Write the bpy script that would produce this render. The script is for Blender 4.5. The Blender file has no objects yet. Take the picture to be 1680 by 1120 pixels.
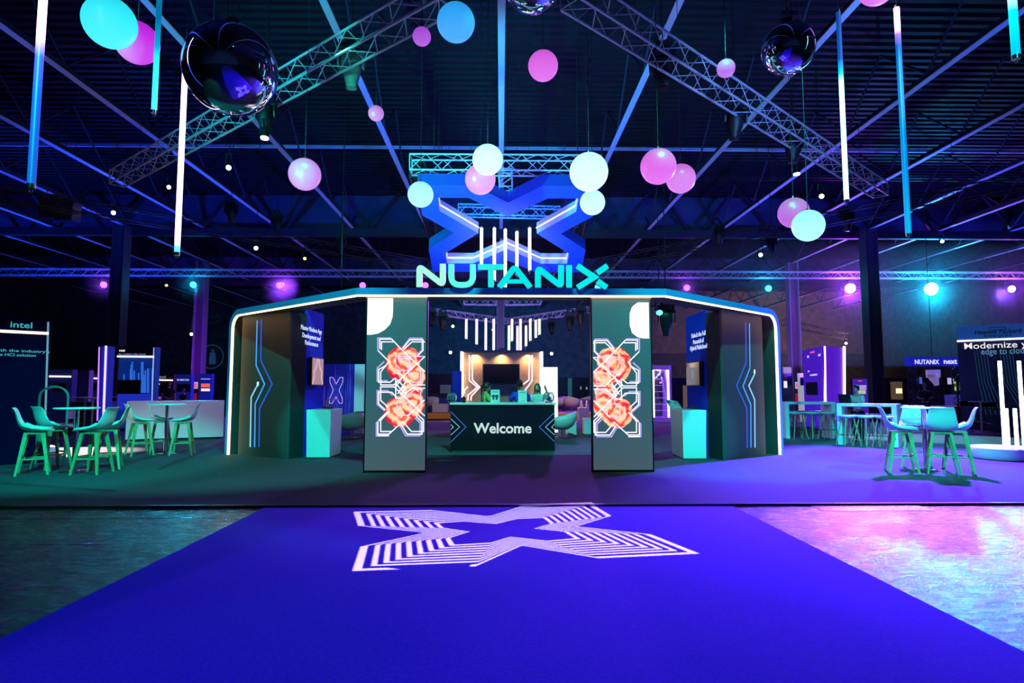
import bpy, bmesh, math, random
from mathutils import Vector, Matrix
random.seed(7)
R = math.radians
S = bpy.context.scene
COL = S.collection

# ------------------------------------------------------------------ camera, world, exposure
F = 1000.0                                   # focal length in pixels of a 1680 px wide frame
CAMZ = 1.40
PITCH = math.atan(0.080); YAW = -math.atan(0.018)
cam_d = bpy.data.cameras.new('camera'); cam = bpy.data.objects.new('camera', cam_d); COL.objects.link(cam)
cam_d.sensor_width = 36.0; cam_d.lens = F / 1680 * 36.0; cam_d.clip_end = 300
cam.location = (0, 0, CAMZ); cam.rotation_euler = (math.pi/2 + PITCH, 0, YAW)
S.camera = cam
CM = Matrix.Translation(cam.location) @ cam.rotation_euler.to_matrix().to_4x4()
S.view_settings.view_transform = 'Standard'; S.view_settings.look = 'None'
S.view_settings.exposure = 0.0; S.view_settings.gamma = 1.0
S.view_settings.use_curve_mapping = False
S.cycles.use_denoising = True
S.cycles.max_bounces = 6; S.cycles.diffuse_bounces = 3; S.cycles.glossy_bounces = 4
S.cycles.sample_clamp_indirect = 6.0
S.cycles.caustics_reflective = False; S.cycles.caustics_refractive = False
W = bpy.data.worlds.new('hall_ambient'); S.world = W; W.use_nodes = True
W.node_tree.nodes['Background'].inputs[0].default_value = (0.01, 0.05, 0.55, 1)
W.node_tree.nodes['Background'].inputs[1].default_value = 0.05

def ray(px, py):
    d = CM.to_3x3() @ Vector((px - 840, 560 - py, -F)); return d.normalized()
def at_y(px, py, Y):
    d = ray(px, py); return cam.location + d * (Y / d.y)
def at_z(px, py, Z):
    d = ray(px, py); return cam.location + d * ((Z - CAMZ) / d.z)
def fl(px, py): return at_z(px, py, 0.0)

# ------------------------------------------------------------------ lights (rig lamps of the hall and added unseen spots)
def spot(loc, target, color, power, angle=40, blend=0.3, radius=0.1):
    l = bpy.data.lights.new('spot_lamp', 'SPOT'); l.color = color; l.energy = power
    l.spot_size = R(angle); l.spot_blend = blend; l.shadow_soft_size = radius
    o = bpy.data.objects.new('spot_lamp', l); COL.objects.link(o); o.location = loc
    o.rotation_euler = (Vector(target) - Vector(loc)).to_track_quat('-Z', 'Y').to_euler()
    return o
def plamp(loc, color, power, radius=0.1):
    l = bpy.data.lights.new('bulb', 'POINT'); l.color = color; l.energy = power; l.shadow_soft_size = radius
    o = bpy.data.objects.new('bulb', l); COL.objects.link(o); o.location = loc; return o
TEAL = (0.0, 1.0, 0.72); BLUE = (0.01, 0.10, 1.0); PURP = (0.30, 0.03, 1.0); CYAN = (0.0, 0.6, 1.0)
spot((-3.0,-1.,8.6), (-7.4,11.,.8), (.0,1.,.82), 9500, 21, .5, .05)          # teal front wash, left tables
spot((4.0,-1.,8.6), (7.3,11.,.95), TEAL, 9000, 18, .5, .05)           # teal front wash, right table
spot((-2.8,7.8,8.9), (-5.,12.0,.6), TEAL, 2800, 50, .5, .05)         # teal on the wing walls, steep
spot((3.2,7.8,8.9), (5.,12.4,1.2), TEAL, 3600, 50, .5, .05)
spot((.4,6.5,9.2), (.2,15.,1.1), (.05,1.,.75), 6000, 34, .5, .05)     # spot added to brighten the people at reception
spot((.2,.5,8.8), (.2,10.6,.2), (.0,.6,.8), 2200, 50, .8, .1)         # deck in front of the totems
spot((-1.5,0.5,8.8), (.2,3.8,0.), (.0,.01,1.), 1300, 80, .9, .3)    # blue wash on the runner
spot((5.0,6.5,8.2), (3.0,6.0,0.), (.30,.02,1.), 2600, 56, 1., .2)     # violet blue wash, right of runner
spot((.5,8.8,8.4), (.2,7.2,0.), (.5,.12,1.), 700, 50, 1., .2)
spot((11.5,17.,8.4), (8.0,11.4,0.), (.10,.03,1.), 120000, 50, .7, .2)       # blue on right deck
spot((25.0,34.6,7.0), (9.0,7.5,0.), (.0,.62,1.), 12000, 38, .5, .32)  # cyan rear lamp
spot((20.2,34.6,7.0), (5.8,8.,0.), (.42,.06,1.), 9000, 34, .5, .28)  # violet rear lamp
spot((29.,34.6,7.0), (11.5,7.,0.), (.2,.08,1.), 7000, 30, .5, .22)
spot((-17.2,34.6,7.1), (-9.,7.5,0.), (.0,.55,.9), 1600, 30, .5, .2)
spot((-16.5,13.,6.8), (-10.4,14.1,0.), (1.,.80,.66), 80000, 18, .5, .05)  # white pool on the left deck
spot((6.,22.,7.6), (12.4,18.,0.), (.3,1.,.95), 22000, 22, .3, .05)     # pale pool beyond right tables
for sx, sy in ((-14,24),(14,24),(-24,30),(24,30)): spot((sx,sy,5.), (sx,sy+1.5,11.), (.003,.05,1.) if sx < 0 else (.05,.04,1.), 3000, 152, .6, .3)  # unseen up-spots added to light the roof beams blue
spot((0.,17.,6.2), (0.,19.,11.), (.0,.09,1.), 2400, 155, .6, .3)
spot((0.,27.,5.2), (0.,30.,11.), (.0,.07,1.), 1400, 155, .6, .3)
spot((-9.,8.,6.), (-9.,9.,11.), (.005,.08,1.), 1700, 150, .6, .3)  # further unseen up-spots, added for the nearer roof beams
spot((9.,8.,6.), (9.,9.,11.), (.005,.14,1.), 1500, 150, .6, .3)
for sx in (-1.2,1.5): spot((sx,11.1,3.35), (sx*.6,15.2,5.6), (.06,.16,1.), 750, 100, .7, .1)   # unseen spots added on the arch roof to brighten the logo
spot((.16,13.6,3.4), (.16,15.2,5.6), (.45,.4,1.), 420, 75, .9, .1)  # another added spot below the logo, for its lavender middle
spot((-4.5,8.5,4.6), (-1.2,13.3,6.6), (.0,1.,.6), 2600, 50, .5, .1)    # unseen spot added to turn the rig truss teal
spot((-7.,6.5,5.6), (-5.,13.,7.9), (.0,.8,.75), 2600, 60, .6, .1)       # unseen spots added to brighten the diagonal trusses
spot((7.,6.5,5.6), (6.,13.,7.9), (.15,.4,1.), 2000, 60, .6, .1)
spot((4.,36.,8.), (2.,25.,0.), (.32,.06,1.), 12000, 70, .7, .3)       # violet rear floor
spot((-12.,36.,8.), (-14.,27.,0.), (.22,.04,1.), 12000, 70, .7, .3)
spot((19.,30.,8.), (15.,26.,0.), (.28,.05,1.), 7000, 70, .7, .3)
spot((-17.,34.,2.), (-19.,39.,4.5), (.25,.02,1.), 2200, 60, .7, .3)   # column up-lights
spot((17.,34.,2.), (18.7,39.,5.), (.35,.03,1.), 1600, 60, .7, .3)
spot((30.,48.,5.), (27.,62.,6.), (1.,.55,.35), 3600, 110, .9, .5)     # rear right wall
spot((16.,46.,5.), (15.,62.,6.), (.25,.06,.8), 2500, 110, .9, .5)
spot((0.,44.,7.), (0.,62.,3.), (.0,.25,.7), 9000, 90, .9, .5)         # spot added to lift the rear middle wall from black
spot((-22.,44.,6.), (-22.,62.,3.), (.0,.12,.3), 2500, 110, .9, .5)
plamp((3.2,28.2,2.6), (1.,.55,.25), 160, .2); plamp((-3.6,27.3,2.4), (1.,.6,.25), 60, .2)   # warm lounge lamps
spot((-.2,8.6,6.0), (.2,14.8,5.4), (.04,.12,1.), 700, 60, .8, .1)      # added spot brightening the hanging logo front
spot((0.,31.,4.), (0.,40.,6.3), (.4,.2,1.), 2600, 70, .8, .1)          # trusses behind the arch
spot((-9.5,10.8,7.6), (-8.0,17.,.5), (.55,.5,1.), 1500, 34, .7, .1)    # lilac wash on the white bar
spot((-1.4,-1.,5.), (-3.8,12.6,.6), (.0,1.,.88), 5200, 7, .5, .03)    # plinths
spot((1.7,-1.,5.), (4.05,12.4,.6), (.0,1.,.88), 5200, 7, .5, .03)
spot((-5.5,-2.,8.5), (-6.8,5.4,0.), (.0,1.,.7), 1500, 30, .5, .1)      # left concrete
spot((3.,3.,8.8), (9.3,16.,1.2), TEAL, 4200, 20, .5, .05)              # spot added to brighten the woman at the laptop
spot((-3.4,6.5,6.2), (-2.9,12.,8.2), (.0,1.,.75), 500, 14, .4, .05)     # moving head
spot((-2.6,9.,9.), (-4.75,20.,1.3), (.15,1.,1.), 5000, 8, .4, .05)       # side wall of the X booth


# ------------------------------------------------------------------ helpers
def M(name, color=(.5,.5,.5), rough=.5, metal=0., emit=None, strength=0., noise=0., nscale=20., bump=0., alpha=1., trans=0., spec=None):
    m = bpy.data.materials.new(name); m.use_nodes = True
    nt = m.node_tree; b = nt.nodes['Principled BSDF']
    b.inputs['Base Color'].default_value = (*color, 1); b.inputs['Roughness'].default_value = rough
    b.inputs['Metallic'].default_value = metal
    if spec is not None: b.inputs['Specular IOR Level'].default_value = spec
    if emit: b.inputs['Emission Color'].default_value = (*emit, 1); b.inputs['Emission Strength'].default_value = strength
    if trans: b.inputs['Transmission Weight'].default_value = trans; b.inputs['IOR'].default_value = 1.1
    if alpha < 1: b.inputs['Alpha'].default_value = alpha
    if noise or bump:
        tc = nt.nodes.new('ShaderNodeTexCoord'); n = nt.nodes.new('ShaderNodeTexNoise')
        n.inputs['Scale'].default_value = nscale; n.inputs['Detail'].default_value = 6
        nt.links.new(tc.outputs['Object'], n.inputs['Vector'])
        if noise:
            r = nt.nodes.new('ShaderNodeValToRGB')
            r.color_ramp.elements[0].position = .3; r.color_ramp.elements[1].position = .7
            r.color_ramp.elements[0].color = (*[c*(1-noise) for c in color], 1)
            r.color_ramp.elements[1].color = (*[min(1, c*(1+noise)) for c in color], 1)
            nt.links.new(n.outputs['Fac'], r.inputs['Fac']); nt.links.new(r.outputs['Color'], b.inputs['Base Color'])
        if bump:
            bp = nt.nodes.new('ShaderNodeBump'); bp.inputs['Strength'].default_value = bump; bp.inputs['Distance'].default_value = .02
            nt.links.new(n.outputs['Fac'], bp.inputs['Height']); nt.links.new(bp.outputs['Normal'], b.inputs['Normal'])
    return m
_E = {}
def E(col, s=1.0):
    k = (tuple(round(c, 3) for c in col), round(s, 3))
    if k not in _E: _E[k] = M('glow', (.03,.03,.03), .4, emit=col, strength=s)
    return _E[k]
def ramp_emit(name, stops, axis=2, base=(.05,.05,.06), noise=None):
    """emission that changes along the object's own axis: stops = [(coord, colour, strength)]"""
    m = bpy.data.materials.new(name); m.use_nodes = True; nt = m.node_tree; b = nt.nodes['Principled BSDF']
    b.inputs['Base Color'].default_value = (*base, 1); b.inputs['Roughness'].default_value = .35
    tc = nt.nodes.new('ShaderNodeTexCoord'); sp = nt.nodes.new('ShaderNodeSeparateXYZ')
    lo, hi = stops[0][0], stops[-1][0]
    mr = nt.nodes.new('ShaderNodeMapRange'); mr.inputs['From Min'].default_value = lo; mr.inputs['From Max'].default_value = hi
    rp = nt.nodes.new('ShaderNodeValToRGB'); smax = max(s for _, _, s in stops)
    while len(rp.color_ramp.elements) < len(stops): rp.color_ramp.elements.new(.5)
    for e, (p, c, s) in zip(rp.color_ramp.elements, stops):
        e.position = (p - lo) / (hi - lo); e.color = (*[x*s/smax for x in c], 1)
    nt.links.new(tc.outputs['Object'], sp.inputs[0]); nt.links.new(sp.outputs[axis], mr.inputs['Value'])
    nt.links.new(mr.outputs[0], rp.inputs['Fac']); nt.links.new(rp.outputs['Color'], b.inputs['Emission Color'])
    b.inputs['Emission Strength'].default_value = smax
    return m

OFF = {}
def tag(o, label=None, cat=None, group=None, kind=None):
    if label: o['label'] = label
    if cat: o['category'] = cat
    if group: o['group'] = group
    if kind: o['kind'] = kind
    return o
def thing(name, label, cat, loc=(0,0,0), group=None, rz=0.):
    o = bpy.data.objects.new(name, None); COL.objects.link(o); o.empty_display_size = .1
    o.location = loc; o.rotation_euler.z = rz; OFF[o.name] = Vector(loc)
    return tag(o, label, cat, group)
KIDS = {}
def link(o, parent=None):
    COL.objects.link(o)
    if parent is not None: o.parent = parent; KIDS.setdefault(parent.name, []).append(o)
    return o
def copy_tree(o, parent=None):
    c = o.copy(); link(c, parent)
    for k in list(KIDS.get(o.name, [])): copy_tree(k, c)
    return c

class MB:
    def __init__(s): s.v = []; s.f = []; s.sm = []
    def add(s, vs, fs, smooth=False):
        n = len(s.v); s.v += [Vector(v) for v in vs]; s.f += [tuple(i+n for i in f) for f in fs]; s.sm += [smooth]*len(fs); return s
    def box(s, c, d, rz=0., rx=0., ry=0.):
        m = Matrix.Translation(c) @ Matrix.Rotation(rz,4,'Z') @ Matrix.Rotation(ry,4,'Y') @ Matrix.Rotation(rx,4,'X')
        x, y, z = d[0]/2, d[1]/2, d[2]/2
        vs = [m @ Vector(p) for p in ((-x,-y,-z),(x,-y,-z),(x,y,-z),(-x,y,-z),(-x,-y,z),(x,-y,z),(x,y,z),(-x,y,z))]
        return s.add(vs, [(0,3,2,1),(4,5,6,7),(0,1,5,4),(1,2,6,5),(2,3,7,6),(3,0,4,7)])
    def bx(s, x0, x1, y0, y1, z0, z1): return s.box(((x0+x1)/2,(y0+y1)/2,(z0+z1)/2), (abs(x1-x0),abs(y1-y0),abs(z1-z0)))
    def plate(s, p0, p1, z0, z1, t):
        """upright slab: front face from p0 (left) to p1 (right), thickness t away from the viewer"""
        a = Vector((p0[0],p0[1],0)); b = Vector((p1[0],p1[1],0)); r = (b-a).normalized(); n = Vector((-r.y, r.x, 0))*t
        q = [a,b,b+n,a+n]
        return s.add([p+Vector((0,0,z0)) for p in q]+[p+Vector((0,0,z1)) for p in q], [(0,3,2,1),(4,5,6,7),(0,1,5,4),(1,2,6,5),(2,3,7,6),(3,0,4,7)])
    def cyl(s, a, b, r0, r1=None, n=12, cap=True, smooth=True):
        a, b = Vector(a), Vector(b); r1 = r0 if r1 is None else r1; d = (b-a).normalized()
        u = d.orthogonal().normalized(); w = d.cross(u)
        ring = lambda c, r: [c + (u*math.cos(t)+w*math.sin(t))*r for t in (2*math.pi*i/n for i in range(n))]
        s.add(ring(a,r0)+ring(b,r1), [(i,(i+1)%n,n+(i+1)%n,n+i) for i in range(n)], smooth)
        if cap: s.add(ring(a,r0)+ring(b,r1), [tuple(range(n))[::-1], tuple(range(n,2*n))])
        return s
    def tube(s, pts, r, n=8, closed=False):
        pts = [Vector(p) for p in pts]; N = len(pts); rings = []; u = None
        for i, p in enumerate(pts):
            a = pts[(i-1) % N] if (i or closed) else p; b = pts[(i+1) % N] if (i < N-1 or closed) else p
            d = (b-a).normalized()
            if u is None: u = d.orthogonal().normalized()
            u = (u - d*u.dot(d)).normalized(); w = d.cross(u)
            rings += [p + (u*math.cos(t)+w*math.sin(t))*r for t in (2*math.pi*k/n for k in range(n))]
        fs = []
        for i in range(N if closed else N-1):
            j = (i+1) % N
            fs += [(i*n+k, i*n+(k+1)%n, j*n+(k+1)%n, j*n+k) for k in range(n)]
        s.add(rings, fs, True)
        if not closed: s.add(rings[:n]+rings[-n:], [tuple(range(n))[::-1], tuple(range(n,2*n))])
        return s
    def lathe(s, prof, c=(0,0,0), n=24, a0=0, a1=2*math.pi):
        c = Vector(c); full = abs(a1-a0-2*math.pi) < 1e-6; m = n if full else n+1; vs = []
        for r, z in prof: vs += [c+Vector((r*math.cos(a0+(a1-a0)*i/n), r*math.sin(a0+(a1-a0)*i/n), z)) for i in range(m)]
        fs = []
        for j in range(len(prof)-1):
            for i in range(n):
                k = (i+1) % m; fs.append((j*m+i, j*m+k, (j+1)*m+k, (j+1)*m+i))
        return s.add(vs, fs, True)
    def sphere(s, c, r, n=24, sc=(1,1,1)):
        c = Vector(c); h = n//2; vs = []; fs = []
        for j in range(1, h):
            t = math.pi*j/h; vs += [c+Vector((sc[0]*r*math.sin(t)*math.cos(2*math.pi*i/n), sc[1]*r*math.sin(t)*math.sin(2*math.pi*i/n), sc[2]*r*math.cos(t))) for i in range(n)]
        vs += [c+Vector((0,0,sc[2]*r)), c-Vector((0,0,sc[2]*r))]; T = len(vs)-2
        for j in range(h-2): fs += [(j*n+i, (j+1)*n+i, (j+1)*n+(i+1)%n, j*n+(i+1)%n) for i in range(n)]
        fs += [(T, i, (i+1)%n) for i in range(n)] + [(T+1, (h-2)*n+(i+1)%n, (h-2)*n+i) for i in range(n)]
        return s.add(vs, fs, True)
    def poly(s, fr, pts, o0, o1):
        """2D outline in frame fr, extruded between offsets o0 and o1 along its normal"""
        n = len(pts)
        if sum(pts[i][0]*pts[(i+1)%n][1]-pts[(i+1)%n][0]*pts[i][1] for i in range(n)) < 0: pts = pts[::-1]
        a = [fr(u,v,o1) for u,v in pts]; b = [fr(u,v,o0) for u,v in pts]
        s.add(a+b, [tuple(range(n)), tuple(range(2*n-1,n-1,-1))]+[(n+i, n+(i+1)%n, (i+1)%n, i) for i in range(n)])
        return s
    def stroke(s, fr, pts, w, o0, o1, closed=False, join=None):
        L, Rr = offset(pts, w/2, closed), offset(pts, -w/2, closed); n = len(pts)
        for i in range(n if closed else n-1):
            j = (i+1) % n; s.poly(fr, [L[i], L[j], Rr[j], Rr[i]], o0, o1)
        return s
    def build(s, name, mat, parent=None, bevel=0., clean=False):
        off = OFF.get(parent.name, Vector()) if parent is not None else Vector()
        if parent is not None and parent.name not in OFF: off = PO.get(parent.name, Vector())
        me = bpy.data.meshes.new(name); me.from_pydata([v-off for v in s.v], [], s.f); me.update()
        me.polygons.foreach_set('use_smooth', s.sm); me.materials.append(mat)
        o = bpy.data.objects.new(name, me); link(o, parent); PO[o.name] = off
        if bevel:
            b = o.modifiers.new('edges', 'BEVEL'); b.width = bevel; b.segments = 2; b.limit_method = 'ANGLE'
        return o
    def solo(s, name, mat, label, cat, group=None, bevel=0., loc=None):
        """a one-mesh thing with its origin at its base"""
        c = Vector(loc) if loc is not None else Vector((sum(v.x for v in s.v)/len(s.v), sum(v.y for v in s.v)/len(s.v), min(v.z for v in s.v)))
        s.v = [v-c for v in s.v]; o = s.build(name, mat, None, bevel); o.location = c; PO[o.name] = c; OFF[o.name] = c
        return tag(o, label, cat, group)
    def struct(s, name, mat): return tag(s.build(name, mat), kind='structure')
PO = {}
def offset(pts, d, closed):
    out = []; n = len(pts)
    for i in range(n):
        p = Vector(pts[i]).to_2d() if len(pts[i]) > 2 else Vector(pts[i])
        a = Vector(pts[(i-1)%n]) if (closed or i > 0) else None; b = Vector(pts[(i+1)%n]) if (closed or i < n-1) else None
        d1 = (p-a).normalized() if a is not None else None; d2 = (b-p).normalized() if b is not None else None
        if d1 is None: d1 = d2
        if d2 is None: d2 = d1
        n1 = Vector((-d1.y,d1.x)); n2 = Vector((-d2.y,d2.x)); m = n1+n2
        if m.length < 1e-6: m = n1
        m.normalize(); k = max(.3, m.dot(n1)); q = p + m*(d/k); out.append((q.x,q.y))
    return out
def fillet(pts, r, k=5, closed=False):
    out = []; n = len(pts)
    for i in range(n):
        if not closed and i in (0, n-1): out.append(tuple(pts[i])); continue
        p = Vector(pts[i]); a = Vector(pts[i-1]); b = Vector(pts[(i+1)%n])
        ra = min(r, (a-p).length*.45); rb = min(r, (b-p).length*.45)
        A = p+(a-p).normalized()*ra; B = p+(b-p).normalized()*rb
        for j in range(k+1):
            t = j/k; q = A*(1-t)**2 + p*2*t*(1-t) + B*t*t; out.append(tuple(q))
    return out
class Frame:
    """upright plane through p0 (left) and p1 (right) as seen by the viewer; u to the right from p0, v = height"""
    def __init__(s, p0, p1, z=0.):
        s.O = Vector((p0[0],p0[1],z)); s.r = (Vector((p1[0],p1[1],0))-Vector((p0[0],p0[1],0))); s.w = s.r.length; s.r.normalize()
        s.u = Vector((0,0,1)); s.n = Vector((s.r.y,-s.r.x,0))
    def __call__(s, u, v, o=0.): return s.O + s.r*u + s.u*v + s.n*o
    def px(s, x, y):
        d = ray(x, y); t = (s.O-cam.location).dot(s.n)/d.dot(s.n); p = cam.location + d*t - s.O
        return (p.dot(s.r), p.dot(s.u))
    def mat(s, u, v, o): 
        m = Matrix((s.r, s.u, s.n)).transposed().to_4x4(); return Matrix.Translation(s(u,v,o)) @ m
class GFrame(Frame):
    def __init__(s, O, r, u): s.O = Vector(O); s.r = Vector(r).normalized(); s.u = Vector(u).normalized(); s.n = s.r.cross(s.u); s.w = 0
def text(s, h, fr, u, v, mat, parent, name='lettering', align='CENTER', off=.006, bold=0., width=None, squash=None, ext=.004):
    """lettering of cap height h with its baseline at (u, v) of frame fr"""
    c = bpy.data.curves.new(name, 'FONT'); c.body = s; c.size = h/.73; c.align_x = align; c.extrude = ext; c.offset = bold*h; c.resolution_u = 3
    o = bpy.data.objects.new(name, c); COL.objects.link(o); bpy.context.view_layer.update()
    me = bpy.data.meshes.new_from_object(o.evaluated_get(bpy.context.evaluated_depsgraph_get()))
    bpy.data.objects.remove(o); sx = 1.
    if width and len(me.vertices):
        xs = [p.co.x for p in me.vertices]; sx = width/(max(xs)-min(xs))
    base = OFF.get(parent.name, PO.get(parent.name, Vector()))
    me.transform(Matrix.Translation(-base) @ fr.mat(u, v, off) @ Matrix.Diagonal((sx,1,1,1)))
    me.materials.clear(); me.materials.append(mat); me.name = name
    ob = bpy.data.objects.new(name, me); link(ob, parent); PO[ob.name] = base; return ob

# X outline of the floor logo and hanging sign: inner loop in (u, w)
XI = [(-1.62,-1.345),(-.91,-1.345),(0,-.66),(.91,-1.345),(1.62,-1.345),(1.62,-.87),(.73,0),(1.62,.87),(1.62,1.345),(.91,1.345),(0,.66),(-.91,1.345),(-1.62,1.345),(-1.62,.87),(-.73,0),(-1.62,-.87)]

# common materials
mBlack = M('black_satin', (.008,.008,.010), .45)
mAlu = M('truss_aluminium', (.62,.64,.66), .38, .25)
mWhite = M('white_laminate', (.8,.8,.8), .35)
mWood = M('beech_wood', (.50,.36,.20), .5, noise=.2, nscale=30)
mShell = M('white_plastic_shell', (.75,.78,.78), .38)
mCush = M('pale_seat_cushion', (.6,.62,.62), .6)
mChrome = M('chrome', (.6,.6,.62), .12, 1.)
mPanel = M('dark_panel_fabric', (.075,.08,.082), .75, noise=.12, nscale=90)
mBlue = M('blue_print', (.003,.06,.85), .7, spec=.03)
mNavy = M('navy_print', (.006,.012,.10), .7, spec=.05)
mScreen = M('screen_glass', (.012,.014,.016), .08)
mCable = M('black_cable', (.02,.02,.03), .6)
mSkin = M('skin', (.50,.30,.20), .5); mHair = M('dark_hair', (.02,.013,.010), .45)

# ================================================================== HALL
def floor_mat():
    m = bpy.data.materials.new('worn_concrete'); m.use_nodes = True; nt = m.node_tree; b = nt.nodes['Principled BSDF']; L = nt.links.new
    tc = nt.nodes.new('ShaderNodeTexCoord')
    mp = nt.nodes.new('ShaderNodeMapping'); mp.inputs['Scale'].default_value = (1.2, 5, 1); L(tc.outputs['Object'], mp.inputs['Vector'])
    n1 = nt.nodes.new('ShaderNodeTexNoise'); n1.inputs['Scale'].default_value = 2.2; n1.inputs['Detail'].default_value = 10; n1.inputs['Roughness'].default_value = .7; L(mp.outputs[0], n1.inputs['Vector'])
    n2 = nt.nodes.new('ShaderNodeTexNoise'); n2.inputs['Scale'].default_value = .6; n2.inputs['Detail'].default_value = 4; L(tc.outputs['Object'], n2.inputs['Vector'])
    r = nt.nodes.new('ShaderNodeValToRGB'); r.color_ramp.elements[0].position = .35; r.color_ramp.elements[1].position = .7
    r.color_ramp.elements[0].color = (.02,.02,.021,1); r.color_ramp.elements[1].color = (.085,.085,.085,1); L(n1.outputs['Fac'], r.inputs['Fac'])
    L(r.outputs['Color'], b.inputs['Base Color'])
    r2 = nt.nodes.new('ShaderNodeMapRange'); r2.inputs['To Min'].default_value = .10; r2.inputs['To Max'].default_value = .42; L(n1.outputs['Fac'], r2.inputs['Value']); L(r2.outputs[0], b.inputs['Roughness'])
    # scored joints
    w = nt.nodes.new('ShaderNodeTexBrick'); w.inputs['Scale'].default_value = 1; w.inputs['Mortar Size'].default_value = .006; w.inputs['Brick Width'].default_value = 3.; w.inputs['Row Height'].default_value = 1.5
    L(tc.outputs['Object'], w.inputs['Vector'])
    mx = nt.nodes.new('ShaderNodeMath'); mx.operation = 'MULTIPLY_ADD'; L(w.outputs['Fac'], mx.inputs[0]); mx.inputs[1].default_value = -1.5; L(n1.outputs['Fac'], mx.inputs[2])
    bp = nt.nodes.new('ShaderNodeBump'); bp.inputs['Strength'].default_value = .8; bp.inputs['Distance'].default_value = .02; L(mx.outputs[0], bp.inputs['Height']); L(bp.outputs['Normal'], b.inputs['Normal'])
    return m
HW, Y0, Y1, ZC = 38., -12., 62., 11.6
FLZ = -.03
b = MB(); b.add([(-HW,Y0,FLZ),(HW,Y0,FLZ),(HW,Y1,FLZ),(-HW,Y1,FLZ)], [(0,1,2,3)]); b.struct('floor', floor_mat())
# ribbed roof deck
b = MB(); n = int((Y1-Y0)/.36); vs = []; fs = []
for i in range(n):
    y = Y0 + i*.36
    for dy, z in ((0,ZC),(.16,ZC),(.20,ZC+.09),(.32,ZC+.09)): vs += [(-HW,y+dy,z),(HW,y+dy,z)]
for i in range(len(vs)//2-1): fs.append((2*i,2*i+2,2*i+3,2*i+1))
b.add(vs, fs); b.struct('ceiling', M('ribbed_steel_deck', (.006,.006,.008), .6, 0., spec=.2))
mWallD = M('dark_curtain_wall', (.05,.055,.07), .8, noise=.4, nscale=1.5)
mConc = M('brown_concrete', (.16,.13,.12), .8, noise=.35, nscale=2.)
for nm, q, mm in (('wall_back', (-HW,12.,Y1,Y1+.3), mWallD), ('wall_front', (-HW,HW,Y0-.3,Y0), mWallD)):
    b = MB(); b.bx(q[0],q[1],q[2],q[3],FLZ,ZC); b.struct(nm, mm)
b = MB(); b.bx(12.,HW,Y1,Y1+.3,FLZ+5.2,ZC); b.struct('wall_back_upper', mConc)
b = MB(); b.bx(12.,HW,Y1,Y1+.3,FLZ,FLZ+5.2); b.struct('wall_back_lower', mWallD)
for nm, x in (('wall_left', -HW-.3), ('wall_right', HW)):
    b = MB(); b.bx(x,x+.3,Y0,Y1,FLZ,ZC); b.struct(nm, mConc if 'right' in nm else mWallD)

mBeam = M('grey_painted_steel', (.62,.64,.68), .5)
mBeamD = M('dark_painted_steel', (.02,.02,.025), .6)
SP = 3.82; ZB = CAMZ+8.3
for i in range(-9, 10):
    x = i*SP
    b = MB(); b.bx(x-.085,x+.085,Y0,Y1,ZB,ZB+.03); r = tag(b.build('ceiling_beam', mBeam), kind='structure')
    b = MB(); b.bx(x-.012,x+.012,Y0,Y1,ZB+.03,ZB+.22)
    y = Y0+1; k = 0
    while y < Y1-3:
        b.cyl((x,y,ZB+.2),(x,y+1.9,ZC-.1),.035,n=5); b.cyl((x,y+1.9,ZC-.1),(x,y+3.8,ZB+.2),.035,n=5); y += 3.8
    b.build('web_lattice', mBeamD, r)
mCloth = M('blue_roof_sheet', (.05,.06,.12), .8, noise=.3, nscale=.6, bump=.6)
for y in (31., 46.):
    b = MB(); b.bx(-HW,HW,y-.15,y+.15,ZB-.42,ZB-.02)
    x = -HW+1
    while x < HW: b.box((x+.9,y,(ZB+ZC)/2), (.14,.14,2.6), ry=R(38)); b.box((x+3.0,y,(ZB+ZC)/2), (.14,.14,2.6), ry=R(-38)); x += 4.3
    r = b.struct('ceiling_girder', mBeamD)
    n = 240; vs = []
    for j in range(n+1):
        x = -HW+2*HW*j/n; d = .07*math.sin(x*2.1)+.04*math.sin(x*5.3+1)
        vs += [(x,y+.5+d,ZB-.05),(x,y+.5-d,ZC)]
    MB().add(vs, [(2*j,2*j+2,2*j+3,2*j+1) for j in range(n)], True).build('hanging_sheet', mCloth, r)
for y in (14., 24.5, 38.):
    b = MB(); b.bx(-HW,HW,y-.04,y+.04,ZC-.28,ZC-.16); b.struct('ceiling_purlin', mBeam)

mCol = M('column_paint', (.30,.31,.34), .5)
mColD = M('column_paint_dark', (.07,.07,.08), .5)
def column(name, x, y, w, label, mat, top=ZB):
    t = thing(name, label, 'column', (x,y,FLZ))
    b = MB()
    for s in (-1,1): b.bx(x+s*w/2-.03*s,x+s*w/2,y-w*.5,y+w*.5,FLZ,top)
    b.build('flange', mat, t)
    b = MB(); b.bx(x-w/2+.03,x+w/2-.03,y-.02,y+.02,FLZ,top); b.build('web', mColD, t)
    b = MB(); b.bx(x-w*.7,x+w*.7,y-w*.7,y+w*.7,FLZ,FLZ+.03); b.build('base_plate', mat, t)
    return t
def floor_at(px, Y): return at_y(px, 600, Y).x
column('steel_column', floor_at(193,30.8), 30.6, .62, 'dark steel column rising behind the left high tables and chairs', mColD)
column('steel_column', floor_at(1430,30.8), 30.6, .62, 'dark steel column behind the right long white table', mColD)
cL = column('steel_column', floor_at(326,39.), 39., .62, 'purple lit steel column left of the arch with exit sign', mCol)
cR = column('steel_column', floor_at(1304,39.), 39., .62, 'purple lit steel column just right of the arch', mCol)
column('steel_column', floor_at(821,41.), 41., .5, 'thin dark column seen through the middle of the arch', mCol, top=ZB)

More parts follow.
